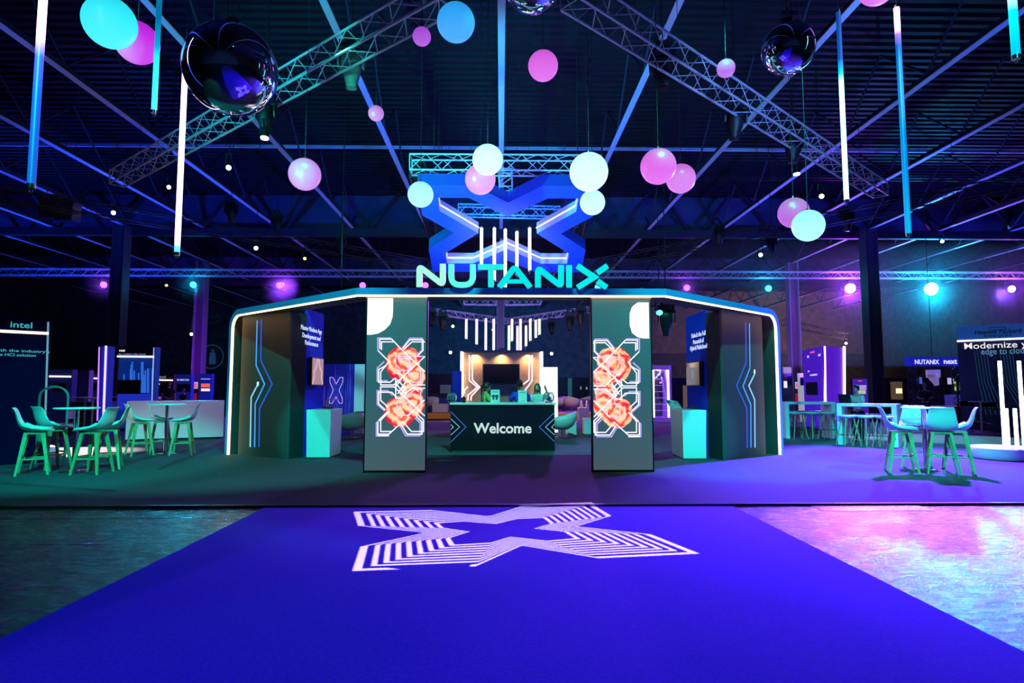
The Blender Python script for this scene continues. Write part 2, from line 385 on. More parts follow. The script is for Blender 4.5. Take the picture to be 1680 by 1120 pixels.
# booth carpet deck and the runner
mDeck = M('charcoal_carpet', (.060,.062,.080), .9, spec=.1, noise=.22, nscale=60, bump=.15)
b = MB(); b.bx(-26.,26.,7.66,27.,FLZ,0.); b.struct('floor_booth_carpet', mDeck)
b = MB(); b.bx(-26.,26.,7.62,7.66,FLZ,.003); b.struct('trim_1', mBlack)
mRun = M('violet_carpet', (.13,.09,.72), .95, spec=.05, noise=.10, nscale=45, bump=.12)
b = MB(); b.bx(-2.88,2.86,-8.,7.61,FLZ,FLZ+.006); b.solo('carpet_runner', mRun, 'wide violet blue carpet runner leading to the arch', 'carpet')
b = MB(); b.bx(-38.,38.,27.,61.9,FLZ,-.026); b.struct('floor_rear', M('polished_vinyl', (.16,.15,.18), .18, noise=.2, nscale=.6))
b = MB()
c0 = at_z(1432, 832, FLZ)
b.bx(c0.x-.72,c0.x+.62,c0.y-.22,c0.y+.2,FLZ,FLZ+.005)
for i in range(16):
    for j in range(5): b.box((c0.x-.66+i*.08,c0.y-.17+j*.08,FLZ+.007),(.05,.012,.005),rz=R(45 if (i+j)%2 else -45))
b.solo('floor_hatch', M('chequer_steel', (.3,.3,.32), .35, .9), 'chequer plate steel hatch set in the concrete beside the deck', 'hatch')
b = MB()
for i, (y, L_) in enumerate(((7.05,6.),(5.9,5.))):
    b.bx(-9.5+i,-3.2-i*.5,y-.006,y+.006,FLZ,FLZ+.003)
b.solo('floor_joint_strip', mChrome, 'thin bright metal joint strips in the left concrete floor', 'strip')

# ------------------------------------------------------------------ trusses
def truss(name, label, p0, p1, w, mat, group=None, rc=.026, rl=.011, step=None, cat='truss', h=None):
    p0, p1 = Vector(p0), Vector(p1); d = (p1-p0).normalized(); L = (p1-p0).length
    s = d.cross(Vector((0,0,1)))
    if s.length < .01: s = Vector((1,0,0))
    s.normalize(); u = s.cross(d).normalized(); h = h or w; step = step or w*.95
    t = thing(name, label, cat, p0, group)
    cr = [s*(a*w/2)+u*(c*h/2) for a, c in ((-1,-1),(1,-1),(1,1),(-1,1))]
    for c in cr: MB().cyl(p0+c, p1+c, rc, n=8).build('chord', mat, t)
    b = MB(); n = max(2, int(L/step))
    for f in range(4):
        a, c = cr[f], cr[(f+1)%4]
        for i in range(n):
            q0 = p0+d*(L*i/n); q1 = p0+d*(L*(i+1)/n)
            if i % 2: a, c = cr[(f+1)%4], cr[f]
            else: a, c = cr[f], cr[(f+1)%4]
            b.cyl(q0+a, q1+c, rl, n=5, cap=False)
    for q in (p0, p1):
        for f in range(4): b.cyl(q+cr[f], q+cr[(f+1)%4], rl*1.3, n=5)
    b.build('lacing', mat, t)
    if abs(d.z) < .5 and 'stage' not in name:
        for k in (.12,.88):
            q = p0+d*L*k; MB().cyl(q, (q.x,q.y,ZC+.05), .007, n=5).build('hanging_wire', mCable, t)
    return t
ZT = CAMZ+6.5
truss('lighting_truss', 'diagonal lighting truss running from upper middle to the far left', at_z(735,-12,ZT), at_z(192,293,ZT), .42, mAlu)
truss('lighting_truss', 'diagonal lighting truss running from upper middle to the far right', at_z(935,-14,ZT), at_z(1445,312,ZT), .42, mAlu)
# logo rig trusses
truss('rig_truss', 'teal lit truss above the front edge of hanging logo', at_y(674,270,13.5), at_y(985,272,13.5), .36, mAlu, rc=.022)
truss('rig_truss', 'short truss behind the hanging logo', at_y(752,345,20.), at_y(918,349,20.), .34, mAlu)
truss('rig_truss', 'short vertical truss hanging over the centre of the logo', at_y(829,280,13.8), at_y(830,309,13.8), .3, mAlu, rc=.018)
truss('rig_truss', 'left side truss of the logo rig receding to the back', at_y(684,278,13.9), at_y(713,395,26.), .34, mBeamD)
truss('rig_truss', 'right side truss of the logo rig receding to the back', at_y(968,272,13.9), at_y(945,395,26.), .34, mBeamD)
# rear truss with the purple and cyan lamps
ZR = 35.
truss('rear_truss', 'long rear truss on the left holding purple and cyan lamps', at_y(-20,446,ZR), at_y(712,449,ZR), .36, mAlu, rc=.03)
truss('rear_truss', 'long rear truss on the right holding purple and cyan lamps', at_y(975,450,ZR), at_y(1700,452,ZR), .36, mAlu, rc=.03)
# dark raking trusses
truss('dark_truss', 'unlit raking truss with black fixtures left of the logo', at_y(0,318,19.), at_y(690,432,29.), .42, mBeamD)
truss('dark_truss', 'unlit raking truss with black fixtures right of the logo', at_y(985,432,29.), at_y(1690,296,18.), .42, mBeamD)
# trusses seen through the arch
truss('small_truss', 'purple lit truss in the arch opening left of centre', at_y(703,510,38.), at_y(832,527,42.), .36, mAlu, rc=.035, rl=.02)
truss('small_truss', 'purple lit truss in the arch opening right of centre', at_y(836,527,42.), at_y(966,508,38.), .36, mAlu, rc=.035, rl=.02)
truss('small_truss', 'short teal truss at the top of the arch opening left half', at_y(761,495,40.), at_y(814,496,40.), .36, mAlu, rc=.035, rl=.02)
truss('small_truss', 'short teal truss at the top of the arch opening right half', at_y(829,496,40.), at_y(887,495,40.), .36, mAlu, rc=.035, rl=.02)
truss('low_truss', 'dark low truss with a spot on the rear left wall', at_y(255,542,50.), at_y(360,522,50.), .5, mBeamD)
truss('low_truss', 'dark low truss with a spot on the rear right wall', at_y(1285,528,50.), at_y(1388,552,50.), .5, mBeamD)

# ------------------------------------------------------------------ fixtures
def par_can(px, py, Y, aim, col, st, r, label, group=None, cat='stage light', yoke=.35, core=None):
    p = at_y(px, py, Y); aim = Vector(aim); d = (aim-p).normalized()
    t = thing('par_can', label, cat, p, group)
    b = MB(); b.cyl(p-d*.02, p-d*(r*2.4), r, r*.8, 16); b.cyl(p-d*(r*2.4), p-d*(r*2.8), r*.8, r*.35, 16); b.build('housing', mBlack, t)
    b = MB(); b.cyl(p-d*.01, p+d*.005, r*.86, n=20); b.build('lens', E(col, st), t)
    b = MB(); s = d.cross(Vector((0,0,1))); s = s.normalized() if s.length > .05 else Vector((1,0,0)); q = p-d*r
    b.tube([q+s*r*1.1, q+s*r*1.1+Vector((0,0,yoke)), q-s*r*1.1+Vector((0,0,yoke)), q-s*r*1.1], .02, 6); b.build('yoke', mBlack, t)
    MB().cyl(q+Vector((0,0,yoke)), (q.x,q.y,ZC+.05), .012, n=5).build('hanger', mBlack, t)
    return t
rear = [(170,467,PURP,'purple',.11,60,'far left'),(317,467,CYAN,'cyan',.12,50,'behind purple column at left'),(458,468,PURP,'purple',.11,45,'left of the arch shoulder'),
        (595,468,PURP,'purple',.11,40,'at the left shoulder of arch'),(698,468,PURP,'purple',.11,40,'under the first letter of sign'),
        (981,471,CYAN,'cyan',.12,40,'under the last letter of sign'),(1127,472,PURP,'purple',.12,45,'right shoulder of the arch'),(1261,473,CYAN,'cyan',.15,60,'above the right arch leg'),
        (1395,473,PURP,'purple',.32,120,'big glaring one left of dark column'),(1528,474,CYAN,'cyan',.42,160,'biggest glaring one on the right truss'),(1660,474,PURP,'purple',.22,80,'far right edge')]
for (px, py, c, cn, r, st, w) in rear:
    cc = (.42,.10,1.) if cn == 'purple' else (.06,.62,1.)
    if r < .2: st, r = 3.2, .21
    par_can(px, py, ZR, (at_y(px,py,ZR).x*.75, 0, -2), cc, st, r, f'round {cn} lamp on rear truss, {w}', 'round lamps on the rear truss')
others = [(186,349,24,(1,.75,.55),60,.12,'warm white lamp on the left dark column',(-9,4,0)),
          (375,275,16,(.5,1,.85),25,.10,'pale green lamp below the left diagonal truss',(-4,4,0)),
          (277,307,18,(1,.8,.6),10,.09,'small ring shaped warm lamp left of the tall tube',(-6,4,0)),
          (434,227,12.6,(.5,1,.8),25,.13,'black can light pointing down with pale green lens, left truss',None),
          (1307,286,15.5,(.5,1,.8),25,.13,'black can light pointing down with pale green lens, right truss',None),
          (1348,322,17.,(1,.85,.6),20,.10,'small warm lamp right of the hanging pink globe',(6,4,0)),
          (420,407,24,(.3,1,.7),18,.12,'green lamp on the left raking truss',(-4,4,0)),
          (1248,418,24,(.3,1,.7),18,.12,'green lamp on the right raking truss',(4,4,0)),
          (500,424,26,(.9,.9,.1),4,.10,'small yellow lens lamp left of the logo',(-3,4,0)),
          (1546,396,28,(1,.65,.3),60,.11,'warm lamp shining on a roof beam at upper right',(10,4,0)),
          (273,468,40,(1,.7,.1),8,.12,'small amber lamp on the far left truss',(-9,4,0)),
          (722,487,20,(.7,1,.2),4,.11,'small green lens lamp in the arch opening',(-2,9,0)),
          (739,578,38,(1,.65,.35),60,.13,'warm starry lamp left of the wooden booth wall',(0,4,0)),
          (905,580,38,(1,.65,.35),60,.13,'warm starry lamp right of the wooden booth wall',(0,4,0)),
          (743,535,34,(1,.6,.1),18,.12,'amber lamp between the hanging tubes on left',(0,4,0)),
          (809,541,34,(1,.6,.1),18,.10,'amber lamp behind the hanging tubes',(0,4,0)),
          (314,548,45,(1,.75,.2),20,.16,'amber lamp left of the purple column',(-9,4,0)),
          (1388,563,45,(1,.85,.6),14,.14,'small warm lamp at the end of right low truss',(9,30,0))]
for (px, py, Y, c, st, r, lb, aim) in others:
    p = at_y(px,py,Y); par_can(px, py, Y, aim or (p.x,p.y-.6,0), c, st, r*.72, lb, None)
# black moving heads
def moving_head(px, py, Y, h, label, tilt=0., mat=None, rz=0., lens=False):
    """hangs with its clamp at (px,py); h = total height"""
    mt = mat or mBlack
    p = at_y(px, py, Y); t = thing('moving_head_light', label, 'stage light', p, None, 0)
    k = h/.75
    def P(x, y, z): 
        v = Matrix.Rotation(rz,3,'Z') @ Vector((x*k,y*k,z*k)); return p+v
    b = MB()
    b.add([P(x,y,z) for z in (0,-.14) for x, y in ((-.17,-.14),(.17,-.14),(.17,.14),(-.17,.14))], [(0,1,2,3),(7,6,5,4),(0,4,5,1),(1,5,6,2),(2,6,7,3),(3,7,4,0)]).build('base', mBlack, t, .01)
    b = MB()
    for s in (-1,1):
        pr = [(-.06,-.14),(.06,-.14),(.075,-.3),(.04,-.42),(-.04,-.42),(-.075,-.3)]
        vs = [P(s*.175,a,c) for a,c in pr]+[P(s*.215,a,c) for a,c in pr]
        b.add(vs, [tuple(range(6)), tuple(range(11,5,-1))]+[(i,i+6,(i+1)%6+6,(i+1)%6) for i in range(6)])
    b.add([P(x,y,z) for z in (-.14,-.19) for x, y in ((-.215,-.07),(.215,-.07),(.215,.07),(-.215,.07))], [(0,1,2,3),(7,6,5,4),(0,4,5,1),(1,5,6,2),(2,6,7,3),(3,7,4,0)])
    b.build('yoke', mt, t, .008)
    a = tilt; dx, dz = math.sin(a), -math.cos(a)
    def H(u, w, l):   # head coordinates: u sideways, w front/back, l along beam
        c = (0, 0, -.36); return P(c[0]+u, c[1]+w*math.cos(a)+l*dx, c[2]+w*math.sin(a)*1.0+l*dz)
    secs = [(-.2,.10,.09),(-.17,.14,.12),(0,.155,.135),(.12,.14,.125),(.30,.085,.085),(.34,.08,.08)]
    n = 12; vs = []
    for l, ru, rw in secs:
        for i in range(n):
            th = 2*math.pi*i/n; cu, cw = math.cos(th), math.sin(th); q = (abs(cu)**3+abs(cw)**3)**(-1/3)
            vs.append(H(ru*cu*q, rw*cw*q, l))
    fs = [(j*n+i, j*n+(i+1)%n, (j+1)*n+(i+1)%n, (j+1)*n+i) for j in range(len(secs)-1) for i in range(n)]
    fs += [tuple(range(n))[::-1], tuple(range((len(secs)-1)*n, len(secs)*n))]
    hd = MB().add(vs, fs, True).build('lamp_head', mt, t)
    b = MB()
    for j in range(3): b.cyl(H(-.12,-.125-.004*j,-.12+.035*j), H(.12,-.125-.004*j,-.12+.035*j), .006*k, n=6)
    b.build('cooling_fins', mBlack, hd)
    b = MB(); b.cyl(H(0,0,.34), H(0,0,.37), .08*k, .085*k, 16); b.build('lens_ring', mt, hd)
    b = MB(); b.cyl(P(-.1,0,0), P(-.1,0,.12), .03*k, n=8); b.cyl(P(.1,0,0), P(.1,0,.12), .03*k, n=8); b.box(P(0,0,.1),(.26*k,.05*k,.04*k),rz); b.build('clamp', mBlack, t)
    MB().cyl(P(0,0,.1), (p.x,p.y,ZC+.05), .014, n=5).build('hanger', mBlack, t)
    return t
mHead = M('grey_green_housing', (.20,.24,.23), .4)
mh = moving_head(577, 72, 12.0, .95, 'large moving head light hung under left diagonal truss, lens down', R(8), mHead)
moving_head(1087, 78, 12.0, .95, 'black moving head in shadow under right diagonal truss', R(-6), mBlack)
moving_head(1205, 165, 13.6, .95, 'black moving head in shadow lower on right diagonal truss', R(14), mBlack)
moving_head(436, 160, 12.8, .8, 'dark moving head under the left diagonal truss beside mirror ball', R(4), mBlack)
moving_head(1300, 210, 15.4, .95, 'dark moving head over the right downlight, near the mirror ball', R(4), mBlack)
for i, (px, py, Y, w) in enumerate(((455,350,24,'left raking truss, upper'),(380,332,22,'left raking truss, outermost'),(560,385,26,'left raking truss, nearest the logo'),(1180,372,24,'right raking truss, nearest the logo'),(1265,385,24,'right raking truss, middle'),(1390,345,22,'right raking truss, outermost'),
        (708,505,30,'arch opening, left edge'),(727,512,30,'arch opening, second from left'),(935,512,30,'arch opening, second from right'),(953,503,30,'arch opening, right edge'),
        (905,522,34,'arch opening, low right'),(1092,500,15,'under the right wing beam of the arch'))):
    moving_head(px, py, Y, .8 if Y < 30 else .95, f'small dark moving head, {w}', R(10 if i%2 else -14), mBlack)
par_can(1082, 513, 14.8, (3.4,12,0), (.1,1,.6), 3, .09, 'green lit spot tucked under the right wing beam', None)
par_can(559, 497, 14.8, (-3.4,12,0), (.6,.6,1), 6, .02, 'tiny pin light under the left wing beam', None)
# hanging speaker boxes
def speaker(px, py, Y, w, h, label):
    p = at_y(px,py,Y); t = thing('hanging_speaker', label, 'speaker', (p.x,p.y,p.z-h))
    MB().bx(p.x-w/2,p.x+w/2,p.y,p.y+.5,p.z-h,p.z).build('cabinet', mBlack, t, .02)
    MB().bx(p.x-w/2+.04,p.x+w/2-.04,p.y-.012,p.y-.002,p.z-h+.04,p.z-.04).build('grille', M('speaker_grille',(.03,.03,.03),.7), t)
    b = MB(); b.cyl((p.x-w*.3,p.y+.2,p.z),(p.x-w*.3,p.y+.2,ZC),.012,n=6); b.cyl((p.x+w*.3,p.y+.2,p.z),(p.x+w*.3,p.y+.2,ZC),.012,n=6); b.build('hanging_wire', mCable, t)
speaker(79,318,22,.62,.85,'left one of two black hanging speaker boxes'); speaker(105,325,22,.62,.80,'right one of two black hanging speaker boxes')

# ------------------------------------------------------------------ globes, tubes, mirror balls
def globe(px, py, b_, rad, col, st, label, drop=None):
    Y = F*rad/b_; 
    c = cam.location + ray(px,py)*(Y/ (ray(px,py).dot((CM.to_3x3() @ Vector((0,0,-1))))))
    t = thing('hanging_globe', label, 'globe light', c, None)
    m = ramp_emit('globe_glow', [(-rad,[x*.96+.04 for x in col],st),(0,col,st*.93),(rad,[x*.8 for x in col],st*.8)], 2)
    b = MB().sphere(c, rad, 40); o = b.build('globe', m, t)
    MB().cyl(c+Vector((0,0,rad*.97)), c+Vector((0,0,rad*1.12)), rad*.12, rad*.08, 12).build('cap', mChrome, t)
    MB().cyl(c+Vector((0,0,rad*1.1)), (c.x,c.y,ZC+.05), .006, n=5).build('cable', mCable, t)
PINK = (.72,.13,.80); LIL = (.62,.22,.86); MAG = (.62,.02,.84); WC = (.5,1,.98); CY = (.03,.85,1.); SB = (.03,.38,.95)
for px, py, b_, rad, col, st, lb in [
    (180,37,40,.30,CY,1.1,'big cyan globe at upper left in front of a magenta globe'),(225,70,33.5,.30,MAG,1.,'magenta globe behind the big cyan globe'),
    (748,37,31,.30,SB,1.05,'sky blue globe at top beside the left diagonal truss'),(692,60,15,.15,(.42,.08,.72),1.,'small violet globe left of the sky blue globe'),
    (891,108,24.5,.28,PINK,1.05,'single pink globe hanging high right of the centre beam'),(1191,112,14.7,.15,(.5,.15,.82),1.,'small lilac globe in front of right diagonal truss'),
    (617,186,12.6,.15,(.58,.22,.82),1.,'small lilac globe between left truss and logo'),(500,286,26,.30,LIL,1.,'pink globe alone left of the hanging logo'),
    (347,115,14.6,.15,(.6,.28,.85),1.,'small lilac globe in front of the large mirror ball'),(800,262,25,.29,WC,1.6,'bright white globe above logo, in front of a pink one'),
    (788,294,25,.32,(.85,.35,.85),1.,'pink globe half behind white globe above the logo'),(690,319,21,.25,(.4,.95,1.),1.2,'pale cyan globe at the left tip of the logo'),
    (966,282,31.5,.33,WC,1.6,'largest white globe above the right tip of logo'),(972,332,20.5,.23,WC,1.4,'smaller white globe just below the largest white globe'),
    (1080,273,29,.30,PINK,1.1,'front pink globe of the pair right of logo'),(1117,293,23.8,.30,(.7,.2,.85),1.05,'rear pink globe of the pair right of logo'),
    (1302,349,24.5,.27,(.52,.12,.72),1.,'mauve globe half behind a pale globe on the right'),(1326,370,25.5,.25,(.38,1,.95),1.2,'pale cyan globe low on the right in front of a mauve one'),
    (1439,-22,29,.27,PINK,1.,'pink globe cut by the top edge at right')]:
    globe(px, py, b_, rad, col, st, lb)

def tube(top, bot, Y, dia, stops, label, open_top=False, group=None):
    a, c = at_y(*top, Y), at_y(*bot, Y); x = (a.x+c.x)/2 if True else a.x
    top_z, bot_z = a.z, c.z; L = top_z-bot_z; ctr = Vector((x,(a.y+c.y)/2,bot_z))
    t = thing('hanging_light_tube', label, 'light tube', ctr, group)
    m = ramp_emit('tube_glow', [(L*p, col, s) for p, col, s in stops], 2)
    MB().cyl(ctr+Vector((0,0,.04)), ctr+Vector((0,0,L-.03)), dia/2, n=20).build('tube', m, t)
    MB().cyl(ctr, ctr+Vector((0,0,.045)), dia*.53, n=16).build('end_cap', mChrome, t); MB().cyl(ctr+Vector((0,0,L-.035)), ctr+Vector((0,0,L)), dia*.53, n=16).build('end_cap', mChrome, t)
    b = MB(); b.cyl(ctr+Vector((0,0,L)), (ctr.x,ctr.y,ZC), .005, n=5); b.build('cable', mCable, t)
    b = MB(); q = ctr+Vector((0,0,-.03)); b.tube([q+Vector((.018*math.cos(th),0,.018*math.sin(th))) for th in (i*math.pi/4 for i in range(8))], .004, 5, True); b.build('ring', mChrome, t)
DB = (.004,.05,.55); PW = (1,.55,1.)
tube((70,-140),(61,309), 6.2, .078, [(0,DB,1.),(.32,(.01,.06,.7),1.2),(.47,(.06,.08,.9),1.4),(.52,(.5,.35,1),2.),(.56,PW,5),(1,PW,5)], 'near light tube at far left, white above and blue below')
tube((264,-120),(256,186), 8.4, .072, [(0,CY,2.5),(.22,(.02,.85,1),2.),(.35,(.0,.4,.7),1.),(.5,(.0,.2,.45),.8),(1,(.0,.3,.6),.8)], 'cyan light tube beside the magenta globe')
tube((303,82),(292.5,419), 8.4, .072, [(0,(.0,.5,1),2.),(.04,(.1,.5,1),2.5),(.08,(.8,.5,1),4),(.12,PW,6),(.84,PW,6),(.9,(.3,.2,.9),1.5),(.96,(.01,.12,.6),1.),(1,(.01,.12,.6),1.)], 'white pink light tube in front of the mirror ball')
tube((1375,17),(1389,332), 9.2, .070, [(0,(.3,.95,1),6),(.6,(.25,.9,1),6),(.66,(.0,.45,1),2.),(.74,(.0,.09,.5),1.),(1,(.0,.06,.35),.8)], 'bright cyan light tube on the right crossing the diagonal truss')
tube((1476,10),(1485,388), 8.8, .080, [(0,(.0,.35,.75),1.1),(.3,(.0,.2,.75),1.),(.82,(.0,.12,.6),.9),(.87,(.3,.15,.9),1.5),(.92,PW,4),(1,PW,5)], 'long blue light tube on right with white tip on top')
tube((1652,-160),(1665,97), 6.6, .086, [(0,(.0,.5,.75),1.1),(.3,(.0,.75,.9),1.6),(.42,(.3,1,1),4),(1,(.3,1,1),4)], 'short visible cyan light tube at the upper right edge')
for i, (x, y0, y1, w) in enumerate(((790,372,440,'first'),(811,372,462,'second'),(829,374,474,'middle'),(848,378,452,'fourth'),(869,372,446,'fifth'))):
    tube((x,y0),(x,y1), 15.1, .075, [(0,(.6,.7,1),6),(.5,(.9,.75,1),7),(1,(.6,.75,1),6)], f'white light tube under the hanging logo, {w} from left', group='tubes inside the logo')
cols = [(765,522,557,(.9,.3,1)),(782,522,566,(1,.3,.9)),(797,521,577,(.5,.5,1)),(810,522,577,(.8,.4,1)),(835,533,577,(.2,.9,.5)),(840,522,560,(1,.35,.2)),(849,534,577,(.8,.2,1)),(854,522,577,(1,.5,.2)),(863,533,569,(.5,.3,1)),(870,522,560,(1,.6,.2)),(879,524,555,(.6,.8,1)),(885,522,550,(1,1,.35))]
for i, (x, y0, y1, c) in enumerate(cols):
    w = ['white violet','pink','blue white','lilac','green','red','violet','orange','blue','amber','pale blue','yellow'][i]
    tube((x,y0),(x,y1), 27., .10, [(0,[min(1,q*.5+.5) for q in c],4),(.5,[min(1,q*.6+.4) for q in c],5),(1,c,4)], f'{w} tipped light tube hanging in the arch opening', group='tubes hanging in the arch opening')

mMir = M('mirror_ball_chrome', (.75,.78,.95), .015, 1.)
def mirror_ball(px, py, b_, rad, label):
    Y = F*rad/b_; c = cam.location + ray(px,py)*(Y/ray(px,py).dot(CM.to_3x3() @ Vector((0,0,-1))))
    t = thing('mirror_ball', label, 'mirror ball', c); MB().sphere(c, rad, 64).build('ball', mMir, t)
    b = MB(); b.cyl(c+Vector((0,0,rad)), c+Vector((0,0,rad+.06)), .09, n=16); b.build('mount', mBlack, t)
    for s in (-1,0,1): MB().cyl(c+Vector((s*.06,0,rad+.05)), (c.x+s*.09,c.y,ZC), .006, n=5).build('wire', mCable, t)
mirror_ball(379,114,73,.5,'large mirror ball at upper left behind lilac globe')
mirror_ball(1293,80,41.5,.35,'smaller mirror ball at upper right')
mirror_ball(873,-30,49,.4,'mirror ball cut off by the top edge near centre')
# thin stage haze around the rear lamps
hz = bpy.data.materials.new('stage_haze'); hz.use_nodes = True; nt = hz.node_tree; nt.nodes.remove(nt.nodes['Principled BSDF'])
vs_ = nt.nodes.new('ShaderNodeVolumeScatter'); vs_.inputs['Density'].default_value = .022; vs_.inputs['Anisotropy'].default_value = .3
nt.links.new(vs_.outputs[0], nt.nodes['Material Output'].inputs['Volume'])
b = MB(); b.bx(9.,33.,32.5,37.5,2.8,9.6); o = b.build('stage_haze', hz); tag(o, 'thin haze glowing around the rear lamps on the right', 'haze', kind='stuff')
for px, py, c, e in ((1395,473,(.35,.04,1.),900),(1528,474,(.0,.5,1.),1500),(1261,473,(.0,.5,1.),120),(1660,474,(.3,.04,1.),500)):
    p = at_y(px,py,ZR-.35); plamp(p, c, e, .12)

hm_ = bpy.data.materials.new('halo_haze'); hm_.use_nodes = True; nt = hm_.node_tree; nt.nodes.remove(nt.nodes['Principled BSDF'])  # haze balls with bulbs, added to imitate lens halos of the small lamps
tc = nt.nodes.new('ShaderNodeTexCoord'); gr = nt.nodes.new('ShaderNodeTexGradient'); gr.gradient_type = 'QUADRATIC_SPHERE'
mp = nt.nodes.new('ShaderNodeMapping'); mp.inputs['Scale'].default_value = (.8,.8,.8); ml = nt.nodes.new('ShaderNodeMath'); ml.operation = 'MULTIPLY'; ml.inputs[1].default_value = .25
v_ = nt.nodes.new('ShaderNodeVolumeScatter')
nt.links.new(tc.outputs['Object'], mp.inputs['Vector']); nt.links.new(mp.outputs[0], gr.inputs['Vector']); nt.links.new(gr.outputs['Fac'], ml.inputs[0]); nt.links.new(ml.outputs[0], v_.inputs['Density'])
nt.links.new(v_.outputs[0], nt.nodes['Material Output'].inputs['Volume'])
for px, py, c, w in ((170,467,(.3,.04,1.),'farthest left violet lamp'),(317,467,(.0,.5,1.),'left cyan lamp'),(458,468,(.3,.04,1.),'violet lamp left of the arch shoulder'),(1127,472,(.3,.04,1.),'violet lamp at the right arch shoulder')):
    p = at_y(px,py,ZR-.4); plamp(p, c, 55, .1)
    o = MB().sphere(p, 1.24, 24).solo('halo_haze', hm_, 'added haze ball for the halo of the '+w, 'haze'); o['kind'] = 'stuff'
    d = p-o.location
    for v in o.data.vertices: v.co -= d
    o.location = p

# ================================================================== HANGING LOGO
ZN = CAMZ+4.4; vh = Vector((0,.9285,-.3714)).normalized()
GF = GFrame((.16, 13.7, ZN) , (1,0,0), vh); GF.O = Vector((.16,13.7,ZN)) + vh*1.345
GF.n = Vector((0,0,0)); GF.n = Vector((1,0,0)).cross(vh)    # upward normal of the tilted sheet
if GF.n.z < 0: GF.n = -GF.n
def ring(mb, fr, a, b_, o0, o1):
    n = len(a)
    for i in range(n):
        j = (i+1)%n; mb.poly(fr, [a[i],a[j],b_[j],b_[i]], o0, o1)
XO = offset(XI, -.42, True)
if abs(XO[1][1]) < 1.345: XO = offset(XI, .42, True)
lg = thing('hanging_logo', 'large tilted X shaped blue frame hanging above the arch', 'hanging sign', GF(0,0))
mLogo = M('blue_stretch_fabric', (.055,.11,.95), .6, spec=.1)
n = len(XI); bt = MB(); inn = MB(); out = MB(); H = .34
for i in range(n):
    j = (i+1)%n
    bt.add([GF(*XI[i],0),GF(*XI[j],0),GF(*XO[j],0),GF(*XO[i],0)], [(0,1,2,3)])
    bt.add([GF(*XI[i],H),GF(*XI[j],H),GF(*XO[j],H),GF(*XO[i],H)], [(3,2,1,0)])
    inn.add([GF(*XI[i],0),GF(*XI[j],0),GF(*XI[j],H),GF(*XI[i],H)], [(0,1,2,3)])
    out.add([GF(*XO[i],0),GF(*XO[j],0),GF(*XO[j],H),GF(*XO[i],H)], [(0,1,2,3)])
bt.build('underside', mLogo, lg); inn.build('inner_wall', M('inner_wall_glow_tint', (.5,.5,.85), .5), lg); out.build('outer_wall', M('outer_wall_fabric', (.03,.08,.42), .5), lg)  # inner wall coloured paler to carry the lavender glow of the LED strip
XL = offset(XI, .012 if abs(XO[1][1]) > 1.345 and XO == offset(XI, -.42, True) else -.012, True)
b = MB()
for i in range(n):
    j = (i+1)%n; b.add([GF(*XL[i],H*.48),GF(*XL[j],H*.48),GF(*XL[j],H*.56),GF(*XL[i],H*.56)], [(0,1,2,3)])
b.build('led_strip', E((.62,.52,1.), 4.5), lg)
for u, w in ((-1.6,-1.5),(1.6,-1.5),(-1.6,1.5),(1.6,1.5)): MB().cyl(GF(u,w,H), GF(u,w,H)+Vector((0,0,3.2)), .008, n=5).build('hanging_wire', mCable, lg)

# ================================================================== ARCH
C0 = at_y(585,480,10.52); C1 = at_y(1093,480,10.52); F0 = fl(368,745); F1 = fl(1286,745)
C0.z = C1.z = F0.z = F1.z = 0
ZTOP = at_y(840,472.5,10.52).z; TH = .12; DP = .5
def arch_path():
    pts = []; r = .42
    d0 = (C0-F0).normalized(); d1 = (F1-C1).normalized()
    pts.append((F0, 0., 'L')); pts.append((F0, ZTOP-r, 'L'))
    for k in range(1,8):
        a = math.pi/2*k/8; pts.append((F0+d0*(r*(1-math.cos(a))), ZTOP-r+r*math.sin(a), a))
    pts.append((F0+d0*r, ZTOP, 'T')); pts.append((C0, ZTOP, 'T')); pts.append((C1, ZTOP, 'T')); pts.append((F1-d1*r, ZTOP, 'T'))
    for k in range(7,0,-1):
        a = math.pi/2*k/8; pts.append((F1-d1*(r*(1-math.cos(a))), ZTOP-r+r*math.sin(a), -a))
    pts.append((F1, ZTOP-r, 'R')); pts.append((F1, 0., 'R'))
    return pts, d0, d1
pts, d0, d1 = arch_path(); dm = Vector((1,0,0)); up = Vector((0,0,1))
def back(d): return Vector((-d.y,d.x,0))
arch = thing('entrance_arch', 'faceted entrance arch with blue band and warm LED edge', 'arch', (.1,12,0))
sec = []
for i, (p, z, k) in enumerate(pts):
    P = Vector((p.x,p.y,z))
    if p is C0: bk = (back(d0)+back(dm)).normalized(); bk /= bk.dot(back(dm)); inw = -up
    elif p is C1: bk = (back(d1)+back(dm)).normalized(); bk /= bk.dot(back(dm)); inw = -up
    elif i < len(pts)//2: 
        bk = back(d0); inw = d0 if k == 'L' else (-up if k == 'T' else (d0*math.cos(k)-up*math.sin(k)))
    else:
        bk = back(d1); inw = -d1 if k == 'R' else (-up if k == 'T' else (-d1*math.cos(-k)-up*math.sin(-k)))
    sec.append((P, inw, bk))
def sweep(i0, i1, b0, b1):   # inward range, back range
    vs = []; fs = []
    for P, a, k in sec: vs += [P+a*i0+k*b0, P+a*i1+k*b0, P+a*i1+k*b1, P+a*i0+k*b1]
    n = len(sec)
    for j in range(n-1):
        for q in range(4): fs.append((4*j+q, 4*j+(q+1)%4, 4*j+4+(q+1)%4, 4*j+4+q))
    fs += [(3,2,1,0), (4*n-4,4*n-3,4*n-2,4*n-1)]
    return MB().add(vs, fs)
mBand = M('blue_metallic_band', (.10,.42,1.), .4, .1)
sweep(0,TH,0,DP).build('band', mBand, arch)
sweep(TH,TH+.02,.06,DP).build('inner_lining', M('inner_lining', (.035,.037,.04), .6), arch)
